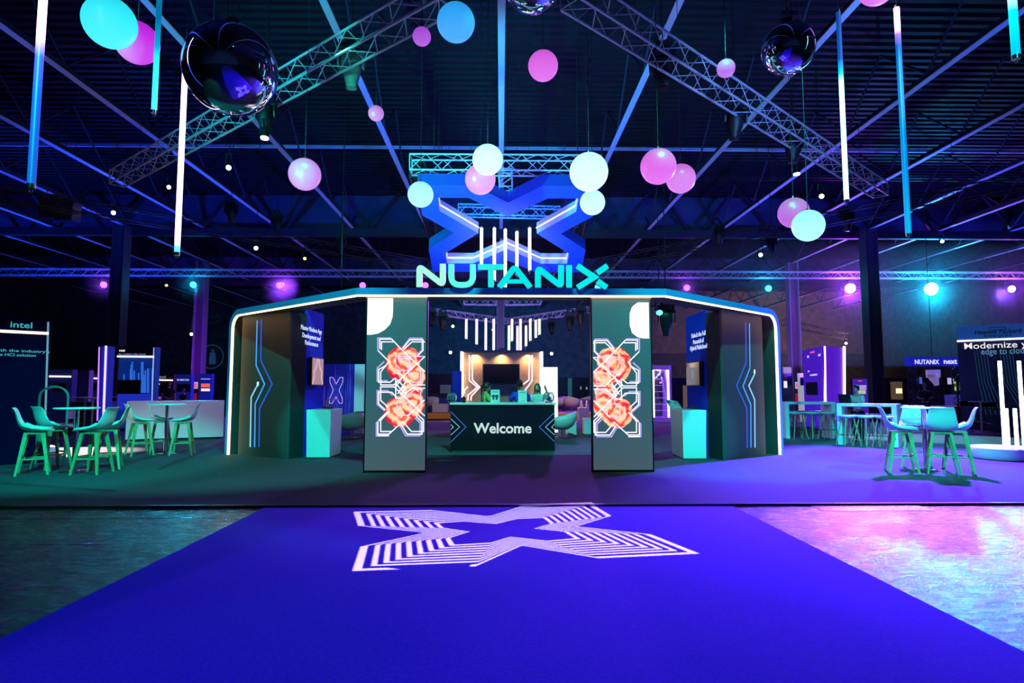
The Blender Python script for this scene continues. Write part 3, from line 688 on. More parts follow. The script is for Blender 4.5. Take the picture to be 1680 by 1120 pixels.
sweep(TH,TH+.027,.004,.045).build('led_strip', E((1.,.60,.25), 9.), arch)
sweep(TH+.0,TH+.018,-.004,.004).build('edge_trim', E((1.,.72,.42), 1.6), arch)
# rear header closing wall behind the legs
for (Fp, d, s, nm) in ((F0,d0,1,'side_wall'),(F1,-d1,1,'side_wall')):
    q = Fp + d*.14 + back(d0 if Fp is F0 else d1)*.46
    e = Fp + d*.55 + back(d0 if Fp is F0 else d1)*.46
    a, c = (q, e) if Fp is F0 else (e, q)
    MB().plate(a, c, 0, ZTOP-.35, .04).build('side_wall', mPanel, arch)

# NUTANIX letters on the arch
sign = thing('roof_sign', 'glowing cyan company letters standing on top of the arch', 'sign', (.2,10.5,ZTOP+.0))
SF = Frame(at_y(600,460,10.47), at_y(1100,460,10.47), 0.)
def LP(x, y): return SF.px(670+x/4.941, 420+y/4.941)
letters = [('N',[[(89,252),(89,84),(278,232),(278,62)]],(.40,1,.78)),('U',[[(347,64),(347,234),(522,234),(522,66)]],(.12,.95,.80)),('T',[[(564,88),(774,88)],[(669,100),(669,260)]],(.02,.82,.80)),
           ('A',[[(737,262),(862,86),(988,264)],[(800,205),(925,205)]],(.0,.82,.82)),('N',[[(1050,264),(1050,96),(1238,244),(1238,72)]],(.0,.84,.84)),('I',[[(1303,74),(1303,263)]],(.0,.86,.86)),
           ('X',[[(1368,78),(1506,170),(1372,262)],[(1532,136),(1614,78)],[(1532,202),(1608,262)]],(.0,.86,.84))]
zb = ZTOP+.004
for ch, strokes, col in letters:
    b = MB(); side = MB(); m = E(col, 1.0)
    for st in strokes:
        q = [LP(*p) for p in st]; q = fillet(q, .075 if ch in 'NA' else .16 if ch == 'U' else .0, 6) if len(q) > 2 and ch in 'NUA' else q
        w = .100 if len(st) > 1 else .096
        if ch == 'A' and len(st) == 2: w = .07
        q = [(u, max(v, zb)) for u, v in q]
        b.stroke(SF, q, w, .0, .012); side.stroke(SF, q, w, -.07, .0)
    o = b.build('letter_face', m, sign); side.build('letter_side', M('letter_return', (.05,.25,.3), .4), sign)

# ================================================================== LED TOTEMS
mDisp = ramp_emit('display_background', [(0,(.115,.19,.225),.50),(1.5,(.035,.17,.20),.62),(3.0,(.04,.24,.24),.66)], 2)
WHT = E((.92,.86,1.), 1.5); LAV = E((.42,.36,.85), 1.1); PNK = E((1.,.45,.75), 1.4)
def flower_mat(seed):
    m = bpy.data.materials.new('rose_petals'); m.use_nodes = True; nt = m.node_tree; b = nt.nodes['Principled BSDF']; L = nt.links.new
    b.inputs['Base Color'].default_value = (.02,.02,.02,1)
    tc = nt.nodes.new('ShaderNodeTexCoord'); nz = nt.nodes.new('ShaderNodeTexNoise'); nz.inputs['Scale'].default_value = 6; L(tc.outputs['Object'], nz.inputs['Vector'])
    mp = nt.nodes.new('ShaderNodeMapping'); mp.inputs['Location'].default_value = (seed,seed*.7,seed*1.3); L(tc.outputs['Object'], mp.inputs['Vector'])
    vo = nt.nodes.new('ShaderNodeTexVoronoi'); vo.inputs['Scale'].default_value = 8.5; vo.inputs['Randomness'].default_value = .9
    mx = nt.nodes.new('ShaderNodeMixRGB'); mx.inputs[0].default_value = .28; L(mp.outputs[0], mx.inputs[1]); L(nz.outputs['Color'], mx.inputs[2]); L(mx.outputs[0], vo.inputs['Vector'])
    w = nt.nodes.new('ShaderNodeTexWave'); w.wave_type = 'RINGS'; w.rings_direction = 'SPHERICAL'
    w.inputs['Scale'].default_value = 2.3; w.inputs['Distortion'].default_value = 7; w.inputs['Detail'].default_value = 2; w.inputs['Detail Scale'].default_value = 2.2; w.inputs['Phase Offset'].default_value = seed
    L(tc.outputs['Object'], w.inputs['Vector'])
    ln = nt.nodes.new('ShaderNodeVectorMath'); ln.operation = 'LENGTH'; L(tc.outputs['Object'], ln.inputs[0])
    a1 = nt.nodes.new('ShaderNodeMath'); a1.operation = 'MULTIPLY_ADD'; L(ln.outputs['Value'], a1.inputs[0]); a1.inputs[1].default_value = -1.9; a1.inputs[2].default_value = .78
    a2 = nt.nodes.new('ShaderNodeMath'); a2.operation = 'MULTIPLY_ADD'; L(w.outputs['Fac'], a2.inputs[0]); a2.inputs[1].default_value = .55; L(a1.outputs[0], a2.inputs[2])
    a3 = nt.nodes.new('ShaderNodeMath'); a3.operation = 'MULTIPLY_ADD'; L(vo.outputs['Distance'], a3.inputs[0]); a3.inputs[1].default_value = -.42; L(a2.outputs[0], a3.inputs[2])
    r = nt.nodes.new('ShaderNodeValToRGB'); e = r.color_ramp.elements
    e[0].position = .0; e[0].color = (.62,.004,.04,1); e[1].position = .8; e[1].color = (1.,.74,.48,1)
    q = e.new(.2); q.color = (.85,.03,.06,1); q = e.new(.4); q.color = (1.,.18,.09,1); q = e.new(.55); q.color = (1.,.48,.25,1)
    L(a3.outputs[0], r.inputs['Fac']); L(r.outputs['Color'], b.inputs['Emission Color']); b.inputs['Emission Strength'].default_value = 1.0
    return m
def blob(cx, cy, rx, ry, seed, n=40, lob=9, amp=.06):
    rr = random.Random(seed); ph = rr.random()*6; return [(cx+rx*(1+amp*abs(math.sin(lob*t/2+ph)))*math.cos(t), cy+ry*(1+amp*abs(math.sin(lob*t/2+ph)))*math.sin(t)) for t in (2*math.pi*i/n for i in range(n))]
def totem(tl, tr, br_, bl, side, label):
    Y = 10.6; a = at_y(bl[0],bl[1],Y); c = at_y(br_[0],br_[1],Y); z1 = at_y((tl[0]+tr[0])/2,(tl[1]+tr[1])/2,Y).z
    x0, x1 = a.x, c.x
    t = thing('display_totem', label, 'display totem', ((x0+x1)/2,Y,0))
    d = .14; b = MB()
    b.bx(x0-.02,x1+.02,Y+.02,Y+d,0,z1+.03); b.bx(x0-.025,x0-.004,Y-.012,Y+.02,0,z1+.03); b.bx(x1+.004,x1+.025,Y-.012,Y+.02,0,z1+.03); b.bx(x0-.025,x1+.025,Y-.012,Y+.02,0,.035); b.build('cabinet', mBlack, t)
    sc = MB(); sc.bx(x0-.003,x1+.003,Y-.002,Y+.02,.036,z1-.02); so = sc.build('screen', mDisp, t); 
    MB().bx(x0-.02,x1+.02,Y-.02,Y+.1,z1-.02,ZTOP-TH-.01).build('header', M('taupe_header',(.2,.17,.15),.6), t)
    fr = Frame((x0,Y,0),(x1,Y,0)); fr.w = x1-x0
    return t, so, fr, z1
def clip01(p, lo, hi): return (min(max(p[0],lo),hi), p[1])
def strokes(so, fr, crop, ox, oy, sc, mirror=None):
    names = {}
    def Q(p):
        x = ox+p[0]/sc; y = oy+p[1]/sc; return fr.px(x,y)
    for mat, w, off, paths in crop:
        b = MB()
        for pth in paths:
            q = [clip01(Q(p), .01, fr.w-.01) for p in pth]
            b.stroke(fr, q, w, off-.0015, off)
        b.build('glowing_outline', mat, so)
# traced in a crop at 6.055 x from (595,540)
lavL = [[(262,1056),(138,1056),(138,930),(250,830)],[(400,180),(470,90),(590,90),(590,210),(530,260)],[(285,88),(152,88),(152,205)],[(216,320),(146,385),(146,512),(250,512)],[(300,655),(250,610),(146,610),(146,745),(220,810)],[(375,965),(430,1056),(572,1056)],[(572,1056),(572,930),(520,880)]]
whtL = [[(290,1014),(180,1014),(180,905),(262,815)],[(262,1040),(152,1040),(152,920)],[(152,210),(262,320),(180,425),(180,553),(310,553),(620,270)],
        [(188,205),(188,125),(310,125)],[(172,195),(172,98),(290,98),(390,205)],[(405,205),(490,125),(620,125)],[(400,190),(470,104),(600,104),(600,210),(545,265)],
        [(240,355),(160,400),(160,525),(275,525),(330,480)],[(255,775),(180,705),(180,572),(315,572),(620,860)],[(225,800),(160,740),(160,625),(290,625),(350,690)],
        [(390,205),(620,420)],[(340,440),(370,440),(490,553),(620,553)],[(250,815),(160,905)],[(330,690),(380,680),(490,585),(620,585)],[(262,1040),(400,915),(485,1014),(605,1014),(605,900),(530,830)],[(385,950),(445,1040),(590,1040),(590,920),(530,860)],
        [(445,865),(615,700)],[(150,1056),(262,1056)],[(345,500),(430,590)],[(330,540),(420,640)],[(400,470),(330,570)],[(430,520),(350,640)],[(430,580),(380,650)],[(330,690),(330,560),(330,480)]]
pnkL = [[(330,440),(330,270),(610,270)],[(340,400),(370,410),(470,410),(470,280)],[(345,860),(345,730),(470,730),(470,850),(345,860)],[(480,425),(455,460)],[(575,400),(575,530),(490,530)],[(575,620),(575,740)],[(370,700),(520,600),(600,600)],[(350,290),(455,290),(455,440)]]
blL = [blob(385,345,150,170,1),blob(510,470,110,110,3),blob(450,300,120,120,9),blob(480,620,110,90,6),blob(370,820,150,150,2),blob(500,740,110,130,4)]
def art(t, so, fr, ox, oy, sc, crops, blobs, xm=None):
    fx = (lambda p: (666-p[0], p[1])) if xm else (lambda p: p)
    def Q(p): p = fx(p); return clip01(fr.px(ox+p[0]/sc, oy+p[1]/sc), .012, fr.w-.012)
    for i, bl in enumerate(blobs):
        q = [Q(p) for p in bl]; cx = sum(p[0] for p in q)/len(q); cy = sum(p[1] for p in q)/len(q)
        b = MB(); b.poly(fr, q, .0, .003+.0006*i)
        o = b.build('rose', flower_mat(i*1.7+(3 if xm else 0)), so)
        c = fr(cx,cy,0); 
        for v in o.data.vertices: v.co -= (c-PO[so.name])
        o.location = c-PO[so.name]
    for mat, w, off, paths in crops:
        b = MB()
        for pth in paths: b.stroke(fr, [Q(p) for p in pth], w, off-.001, off)
        b.build('glowing_outline', mat, so)
tL, sL, fL, zL = totem((603,487),(698,487),(697,772),(598,772), 1, 'tall display totem at left of entrance with roses on screen')
PO[sL.name] = OFF[tL.name]
crL = [(LAV,.026,.009,lavL),(PNK,.016,.010,pnkL),(WHT,.017,.012,whtL)]
art(tL, sL, fL, 595, 540, 6.055, crL, blL)
b = MB(); q = [(603,489),(645,489),(645,505),(644,520),(640,532),(631,541),(620,547),(608,549),(602,549)]
b.poly(fL, [clip01(fL.px(*p),.0,9) for p in q], 0, .006); b.build('white_shape', E((.93,1.,.98),1.5), sL)
tR, sR, fR, zR = totem((971,487),(1065,489),(1071,772),(974,772), -1, 'tall display totem at right of entrance with roses on screen')
PO[sR.name] = OFF[tR.name]
art(tR, sR, fR, 965-1.2, 541.5, 6.055, crL, blL, True)
b = MB(); q = [(1064,496),(1046,496),(1037,503),(1033,514),(1033,533),(1037,546),(1046,553),(1055,555),(1065,555)]
b.poly(fR, [clip01(fR.px(*p),-1,fR.w) for p in q], 0, .006); b.build('white_shape', E((1.,.90,.84),1.6), sR)

# ================================================================== WING WALLS
def wing(face_px, side_px, blue_px, traces, dot, txt, txt_px, label, tlabel, tv_px, s):
    p0, p1 = fl(*face_px[0]), fl(*face_px[1]); sd = fl(*side_px); be = fl(*blue_px)
    t = thing('wing_wall', label, 'booth wall', ((p0.x+p1.x)/2,(p0.y+p1.y)/2,0))
    zt = ZTOP-TH-.02
    MB().plate(p0, p1, .0, zt, .05).build('front_panel', mPanel, t)
    near, far = (p1, p0) if s < 0 else (p0, p1)
    b = MB(); nb = Vector((p0.y-p1.y, p1.x-p0.x, 0)).normalized()*-1
    nb = Vector((-(p1-p0).y,(p1-p0).x,0)).normalized()
    q = [near, sd, sd+nb*.02+(far-near)*.98, far+nb*.4]
    b.add([Vector((v.x,v.y,z)) for z in (0,zt-.01) for v in (near+nb*.051, Vector((sd.x,sd.y,0)), far+nb*.42, far+nb*.051)], [(0,1,2,3),(7,6,5,4),(0,4,5,1),(1,5,6,2),(2,6,7,3),(3,7,4,0)]); b.build('side_panel', M('side_panel_black',(.02,.021,.023),.6), t)
    a, c = (sd, be) if s < 0 else (be, sd)
    zt2 = at_y(497 if s < 0 else 1163, 506 if s < 0 else 509, sd.y).z
    bf = Frame(a, c); MB().plate(a+Vector((.0,0.02,0)), c, .0, zt2, .05).build('blue_panel', mBlue, t)
    fr = Frame(p0, p1)
    for k, tr in enumerate(traces):
        q = [fr.px(*p) for p in tr]
        MB().stroke(fr, q, .034, .0005, .008).build('light_trace', E([(.25,.62,.95),(.05,.30,.85),(.01,.08,.6)][(k+1)%3 if s < 0 else k], 1.1), t)
    du, dv = fr.px(*dot); MB().poly(fr, blob(du,dv,.032,.05,1,16,2,0), .0005, .01).build('trace_dot', E((.5,.8,1.),1.3), t)
    for i, (ln, y) in enumerate(zip(txt, txt_px[1])):
        u, v = bf.px(txt_px[0], y); text(ln, .105, bf, u, v, E((.55,.7,1.),.9), t, width=None)
    # television on the blue panel
    tv = thing('wall_screen', tlabel, 'screen', bf(*bf.px(*tv_px[0])))
    (u0, v0), (u1, v1) = bf.px(*tv_px[0]), bf.px(*tv_px[1]); u0, u1 = min(u0,u1), max(u0,u1); v0, v1 = min(v0,v1), max(v0,v1)
    MB().poly(bf, [(u0,v0),(u1,v0),(u1,v1),(u0,v1)], .03, .10).build('housing', mBlack, tv)
    MB().poly(bf, [(u0+.02,v0+.02),(u1-.02,v0+.02),(u1-.02,v1-.02),(u0+.02,v1-.02)], .1, .104).build('picture', E((.42,.27,.25),.8) if s < 0 else mScreen, tv)
    cu, cv = (u0+u1)/2, (v0+v1)/2; b = MB()
    if s < 0:
        for k in (-1,1): b.stroke(bf, [(cu+k*.04,v1-.03),(cu+k*.10,cv+.10),(cu+k*.22,cv),(cu+k*.2,cv-.12),(cu+k*.30,v0+.03)], .05, .104, .108)
        b.build('picture_detail', E((.75,.42,.42),1.), tv)
    else:
        b.stroke(bf, [(cu,cv+.09),(cu+.05,cv),(cu,cv-.09),(cu-.05,cv)], .012, .104, .107, closed=True); b.build('picture_detail', E((.4,.45,.5),.8), tv)
    MB().poly(bf, [(cu-.1,cv-.1),(cu+.1,cv-.1),(cu+.1,cv+.1),(cu-.1,cv+.1)], .0, .03).build('wall_mount', mBlack, tv)
    return t, bf
def T2(ps): return [(340+x/3.733, 480+y/3.733) for x, y in ps]
def T6(ps): return [(1060+x/3.733, 480+y/3.733) for x, y in ps]
wing(((390,745.5),(470,753)), (497,750), (526,742), [T2([(307,170),(300,445),(352,560),(295,680),(291,945)]), T2([(333,165),(329,415),(398,560),(322,710),(318,945)]), T2([(306,570),(270,640),(264,945)])][::1], T2([(311,558)])[0],
     ['Master Modern App','Development and','Performance'], (511,(544,556,567)), 'left wing wall of the arch with rightward LED traces', 'picture screen on blue panel of left wing', ((503.5,632),(524,588)), -1)
wing(((1190,755),(1257,745.5)), (1163,751), (1130,741), [T6([(663,500),(628,570),(664,655),(666,948)]), T6([(632,188),(635,462),(592,572),(640,685),(641,948)]), T6([(608,180),(611,430),(553,570),(616,712),(618,950)])], T6([(663,484)])[0],
     ['Unlock the Full','Potential of','Hybrid Multicloud'], (1146,(552,563,573)), 'right wing wall of the arch with leftward LED traces', 'black screen on blue panel of right wing', ((1133.5,633),(1155,592)), 1)

# plinths
mTealLam = M('white_gloss_laminate', (.82,.84,.84), .3)
def plinth(quad, z1, label, s):
    """quad: floor corners near-left, near-right, far-right, far-left (world xy)"""
    c = sum((Vector((q[0],q[1],0)) for q in quad), Vector())/4
    t = thing('plinth', label, 'plinth', c)
    b = MB(); k = .97
    b.add([Vector((c.x+(q[0]-c.x)*f, c.y+(q[1]-c.y)*f, z)) for z, f in ((.02,.94),(z1,1.)) for q in quad], [(3,2,1,0),(4,5,6,7),(0,1,5,4),(1,2,6,5),(2,3,7,6),(3,0,4,7)]); b.build('body', mTealLam, t, .006)
    b = MB(); b.add([Vector((c.x+(q[0]-c.x)*.88, c.y+(q[1]-c.y)*.88, z)) for z in (0,.02) for q in quad], [(3,2,1,0),(4,5,6,7),(0,1,5,4),(1,2,6,5),(2,3,7,6),(3,0,4,7)]); b.build('foot', mBlack, t)
    return t
A, B, C = fl(500.5,752), fl(541,752), fl(560,744)
D_ = A+(C-B); plinth([A,B,C,D_], 1.0, 'white plinth under the screen of the left wing wall', -1)
A, B, C = fl(1121,754), fl(1161,754), fl(1101,745)
plinth([A,B,B+(C-A),C], 1.0, 'white plinth under the screen of the right wing wall', 1)

# ================================================================== RECEPTION COUNTER
Yc = 14.0; xa, xb = at_y(739,700,Yc).x, at_y(910,700,Yc).x; zc = at_y(825,660.5,Yc).z
ct = thing('reception_counter', 'black reception counter reading Welcome with chevrons', 'counter', ((xa+xb)/2,Yc+.3,0))
MB().bx(xa,xb,Yc,Yc+.6,.03,zc-.045).build('body', M('black_counter_front',(.012,.013,.015),.22), ct)
MB().bx(xa-.02,xb+.04,Yc-.03,Yc+.65,zc-.045,zc).build('worktop', mWhite, ct, .004)
MB().bx(xa+.03,xb-.03,Yc+.03,Yc+.57,0,.03).build('plinth_base', mChrome, ct)
CF = Frame((xa,Yc,0),(xb,Yc,0)); u, v = CF.px(825,710)
text('Welcome', .235, CF, u, v, E((.55,.74,.72),1.), ct, bold=.032, width=1.32)
def C4(ps): return [CF.px(690+x/5.6, 560+y/5.6) for x, y in ps]
for k, (l, r_) in enumerate(((([(276,645),(416,785),(276,925)]),([(1230,655),(1090,785),(1230,918)])), (([(276,710),(358,785),(276,860)]),([(1230,710),(1148,785),(1230,858)])), (([(278,762),(302,785),(278,808)]),([(1228,762),(1204,785),(1228,808)])))):
    for ps in (l, r_):
        q = [(min(max(a,.008),CF.w-.008),c) for a,c in C4(ps)]
        MB().stroke(CF, q, .014, 0, .003).build('chevron', E([(.05,.18,.7),(.2,.5,.85),(.25,.6,.6)][k],.9), ct)

# ================================================================== STOOLS AND HIGH TABLES
mLeg = M('beech_leg', (.42,.36,.17), .5, noise=.15, nscale=40)
def shell_mesh(th=.012, inset=0., lift=0., rows=None):
    prof = [(.25,.725,.20,.00),(.22,.737,.222,.008),(.10,.722,.238,.030),(-.04,.716,.245,.055),(-.14,.73,.245,.085),(-.20,.77,.24,.075),(-.235,.84,.228,.055),(-.258,.93,.208,.04),(-.278,1.03,.19,.03),(-.298,1.095,.178,.015),(-.318,1.112,.165,.0)]
    if rows: prof = prof[rows[0]:rows[1]]
    vs = []; nu = 14
    for i, (y, z, w, c) in enumerate(prof):
        y2, z2 = prof[min(i+1,len(prof)-1)][:2]; y1, z1 = prof[max(i-1,0)][:2]
        t = Vector((0,y2-y1,z2-z1)).normalized(); nn = Vector((0,t.z,-t.y))     # towards sitter / up
        if nn.z < 0 and i < 4: nn = -nn
        if nn.y < 0 and i >= 5: nn = -nn
        nn = Vector((0,abs(t.z),abs(t.y)))
        for j in range(nu+1):
            a = -1+2*j/nu; vs.append(Vector((a*(w-inset), y, z)) + nn*(c*abs(a)**2.2 + lift))
    m = len(prof); b = MB(); fs = [(i*(nu+1)+j, i*(nu+1)+j+1, (i+1)*(nu+1)+j+1, (i+1)*(nu+1)+j) for i in range(m-1) for j in range(nu)]
    b.add(vs, fs, True); return b
def make_stool():
    t = thing('bar_chair', 'x', 'bar chair')
    o = shell_mesh().build('seat_shell', mShell, t); s = o.modifiers.new('thick','SOLIDIFY'); s.thickness = .014; s.offset = 0; o.modifiers.new('sub','SUBSURF').render_levels = 1
    o = shell_mesh(inset=.03, lift=.02, rows=(1,6)).build('seat_cushion', mCush, t); s = o.modifiers.new('thick','SOLIDIFY'); s.thickness = .03; s.offset = 0
    feet = []
    for sx in (-1,1):
        for sy in (-1,1):
            a = Vector((sx*.125, sy*.115-.0, .69)); c = Vector((sx*.23, sy*.215, .0)); feet.append((a,c))
            b = MB(); d = (c-a).normalized(); s_ = Vector((1,0,0)); u_ = d.cross(s_).normalized(); s_ = u_.cross(d)
            vs = []
            for p, w, h in ((a,.021,.03),(c,.013,.016)): vs += [p-s_*w-u_*h, p+s_*w-u_*h, p+s_*w+u_*h, p-s_*w+u_*h]
            b.add(vs, [(0,3,2,1),(4,5,6,7),(0,1,5,4),(1,2,6,5),(2,3,7,6),(3,0,4,7)]); b.build('leg', mLeg, t)
    k = .62; P = [a+(c-a)*k for a,c in feet]; b = MB()
    for i, j, dz in ((0,1,0),(2,3,0),(0,2,.03),(1,3,.03)):
        a, c = P[i]+Vector((0,0,dz)), P[j]+Vector((0,0,dz)); m = (a+c)/2; d = c-a
        b.box(m, (abs(d.x)+.016 if abs(d.x) > .1 else .016, abs(d.y)+.016 if abs(d.y) > .1 else .016, .026))
    b.build('footrest', mLeg, t)
    b = MB(); b.box((0,-.0,.685),(.29,.27,.03)); b.build('seat_base', mLeg, t)
    return t
stool0 = make_stool(); used = []
def place(proto, flag, x, y, rz, label, group=None, z=0.):
    o = proto if not flag else copy_tree(proto)
    flag.append(1); o.location = (x,y,z); o.rotation_euler.z = rz; o['label'] = label
    if group: o['group'] = group
    elif 'group' in o: del o['group']
    return o
def table(px, py, rad, h, label, tmat, lmat, base=.23, name='high_table'):
    c = fl(px,py); t = thing(name, label, 'high table', c)
    MB().lathe([(0,h),(rad-.006,h),(rad,h-.005),(rad,h-.02),(rad-.01,h-.025),(0,h-.025)], c, 40).build('table_top', tmat, t)
    MB().cyl(c+Vector((0,0,.02)), c+Vector((0,0,h-.025)), .038, n=20).build('column', lmat, t)
    MB().lathe([(0,.03),(base*.6,.022),(base,.008),(base,0),(0,0)], c, 32).build('base_plate', lmat, t)
    return c
T1 = table(121,773,.345,1.10,'round high table at far left front with four teal lit chairs', mWhite, mChrome)
T2c = table(271,745,.38,1.10,'round high table behind the first, in front of white bar', mWhite, mChrome)
T3 = table(1520,771,.34,1.10,'round high table at right front with four bar chairs', mWhite, mChrome)
def face(c, ox, oy, extra=0.):   # chair centre offset from table, facing the table
    return c.x+ox, c.y+oy, math.atan2(-oy, -ox)-math.pi/2+extra
for c, ox, oy, rd, lb in ((T1,-.45,-.33,32,'bar chair at far left, its seat pointing right to the table'),(T1,-.66,.38,62,'bar chair behind the far left table, broad back to the left'),
        (T1,.50,-.28,182,'nearest right-hand bar chair of the far left table, back to camera'),(T1,.34,.36,205,'bar chair farther back on the right of far left table'),
        (T2c,-.46,-.18,45,'left bar chair of the second left table, seat to the right'),(T2c,-.34,.42,30,'bar chair behind the left one at second left table'),(T2c,.42,-.1,198,'right bar chair of the second left table, seat to the left'),
        (T3,-.60,-.25,-24,'left bar chair of the right front table, seen from the side'),(T3,.12,.42,-124,'bar chair behind the right front table, cushion facing camera'),
        (T3,-.02,-.42,62,'bar chair in front of right front table, back to camera'),(T3,.38,-.25,146,'right bar chair of the right front table, seen from the side')):
    place(stool0, used, c.x+ox, c.y+oy, R(rd-90), lb, None)
for px, py, rz, lb in ((345,722,2.2,'bar chair half hidden beyond white bar by arch leg'),):
    pass

def slab_table(p0, p1, depth, h, label, th=.07):
    """long white high table with panel ends: near edge from floor points p0 to p1"""
    a, c = Vector((p0.x,p0.y,0)), Vector((p1.x,p1.y,0)); r = (c-a).normalized(); n = Vector((-r.y,r.x,0)); L = (c-a).length
    t = thing('long_high_table', label, 'high table', (a+c)/2)
    m = Matrix((r,n,Vector((0,0,1)))).transposed().to_4x4(); m.translation = a
    def bx(mb, u0,u1,v0,v1,z0,z1):
        mb.add([m @ Vector(p) for p in ((u0,v0,z0),(u1,v0,z0),(u1,v1,z0),(u0,v1,z0),(u0,v0,z1),(u1,v0,z1),(u1,v1,z1),(u0,v1,z1))], [(0,3,2,1),(4,5,6,7),(0,1,5,4),(1,2,6,5),(2,3,7,6),(3,0,4,7)]); return mb
    bx(MB(),0,L,0,depth,h-th,h).build('table_top', mWhite, t, .004)
    bx(MB(),0,th*1.6,0,depth,0,h-th).build('end_panel', mWhite, t, .004); bx(MB(),L-th*1.6,L,0,depth,0,h-th).build('end_panel', mWhite, t, .004)
    return m, L
mA, LA = slab_table(fl(1290,719), fl(1373,719.5), .75, 1.06, 'rear long white high table right of the arch')
mB_, LB = slab_table(fl(1375,729), fl(1474,734), .75, 1.06, 'front long white high table right of the arch, woman behind it')
def make_low_stool():
    t = thing('bar_stool', 'x', 'bar stool')
    MB().lathe([(0,.70),(.12,.70),(.19,.715),(.215,.75),(.21,.775),(.19,.765),(.0,.742)], (0,0,0), 28).build('seat', mShell, t)
    for sx in (-1,1):
        for sy in (-1,1): MB().cyl((sx*.10,sy*.10,.705),(sx*.21,sy*.2,0),.017,.012,8).build('leg', mLeg, t)
    MB().tube([(.172,.165,.27),(-.172,.165,.27),(-.172,-.165,.27),(.172,-.165,.27)], .006, 6, True).build('footrest', mBlack, t); return t
low0 = make_low_stool(); used2 = []
for m, L, nm in ((mA,LA,'rear'),(mB_,LB,'front')):
    for i, w in enumerate(('left','middle','right')):
        u = L*(.2+.3*i) if nm == 'rear' else L*(.2+.3*i)
        p = m @ Vector((u,-.12,0)); place(low0, used2, p.x, p.y, .3*i, f'{w} backless stool on the near side of {nm} long table', 'stools at the long tables')
        p = m @ Vector((u+.15,.9,0)); place(low0, used2, p.x, p.y, .2+.3*i, f'{w} backless stool on the far side of {nm} long table', 'stools at the long tables')
# left white bar
a = fl(205,724.5); c = fl(366,719.5); a2 = Vector((a.x-.05,a.y+.9,0))
t = thing('white_bar', 'long white bar counter behind the second left table', 'bar counter', (a+c)/2)
b = MB(); b.plate(a, c, .06, 1.10, 1.15); b.build('body', mTealLam, t, .005)
b = MB(); n_ = (c-a).normalized(); nn = Vector((-n_.y,n_.x,0)); b.plate(a+n_*.05+nn*.05, c-n_*.05+nn*.05, 0., .06, 1.05); b.build('kick_base', mBlack, t)
mBoard = M('pale_board', (.6,.6,.62), .5)

# ================================================================== LOUNGE
def make_egg():
    t = thing('egg_chair', 'x', 'lounge chair')
    prof = [(0,.30),(.16,.31),(.27,.36),(.335,.45),(.35,.55),(.345,.64)]
    n = 32; vs = []
    for r, z in prof:
        for i in range(n):
            a = 2*math.pi*i/n; bk = max(0, -math.sin(a)); k = (z-.30)/.34
            vs.append(Vector((r*math.cos(a)*1.05, r*math.sin(a)-k*.04*bk, z + k*(.14*bk**1.2 - .10*max(0,math.sin(a))))))
    fs = [(j*n+i, j*n+(i+1)%n, (j+1)*n+(i+1)%n, (j+1)*n+i) for j in range(len(prof)-1) for i in range(n)]
    o = MB().add(vs, fs, True).build('shell', M('egg_chair_leatherette', (.70,.72,.70), .35), t); s = o.modifiers.new('thick','SOLIDIFY'); s.thickness = .05; s.offset = 1
    MB().lathe([(0,.36),(.22,.37),(.27,.40),(.26,.44),(0,.46)], (0,.02,0), 24).build('seat_pad', M('dark_seat_pad', (.05,.05,.06), .7), t)
    MB().cyl((0,0,.06),(0,0,.31),.025,n=10).build('stem', mChrome, t)
    b = MB()
    for k in range(4): a = k*math.pi/2+.4; b.box((.14*math.cos(a),.14*math.sin(a),.045),(.30,.04,.025),rz=a)
    b.build('star_base', mChrome, t); return t
egg0 = make_egg(); used3 = []
FR = .0
for px, py, rz, z, lb in ((576,721,.6,0,'pale egg chair between left plinth and display totem'),(604,716,-.5,0,'pale egg chair partly behind the left display totem'),(922,719,1.5,0,'teal lit egg chair right of the reception counter'),
        (707,675,.3,.30,'small egg chair on the yellow edged platform, left'),(938,675,-.6,.30,'white egg chair on the yellow edged platform, right'),(962,673,.5,.30,'farther egg chair on the right platform'),(915,674,2.,.30,'egg chair peeking out beside the counter on the platform')):
    p = at_z(px,py,z); place(egg0, used3, p.x, p.y, rz, lb, None, z)
mCube = M('white_cube_plastic', (.78,.78,.8), .4)
def cube(px0, px1, pyb, z, h, dep, label, name='cube_table'):
    a, c = at_z(px0,pyb,z), at_z(px1,pyb,z); c.y = a.y; b = MB(); b.bx(a.x,c.x,a.y,a.y+dep,z,z+h); return b.solo(name, mCube, label, 'cube table', bevel=.01)
cube(931,946,714,0,.55,.5,'white cube table behind the teal egg chair')
cube(959,972,712,0,.50,.5,'white cube table partly behind right display totem')
cube(950,967,690,0,.60,.6,'bluish white cube table at the edge of right platform')
cube(709,734,676,.3,.42,.7,'white cube seat on the left platform')
# yellow edged platform
a, c = fl(640,688), fl(1010,688)
mYel = M('yellow_platform_edge', (.75,.42,.02), .5)
t = thing('lounge_platform', 'low lounge platform with yellow front edge behind the counter', 'platform', ((a.x+c.x)/2,a.y,0))
MB().bx(a.x,c.x,a.y,a.y+9,.0,.29).build('deck', M('timber_deck',(.22,.15,.08),.5), t); MB().bx(a.x,c.x,a.y-.03,a.y,.03,.30).build('yellow_edge', mYel, t)
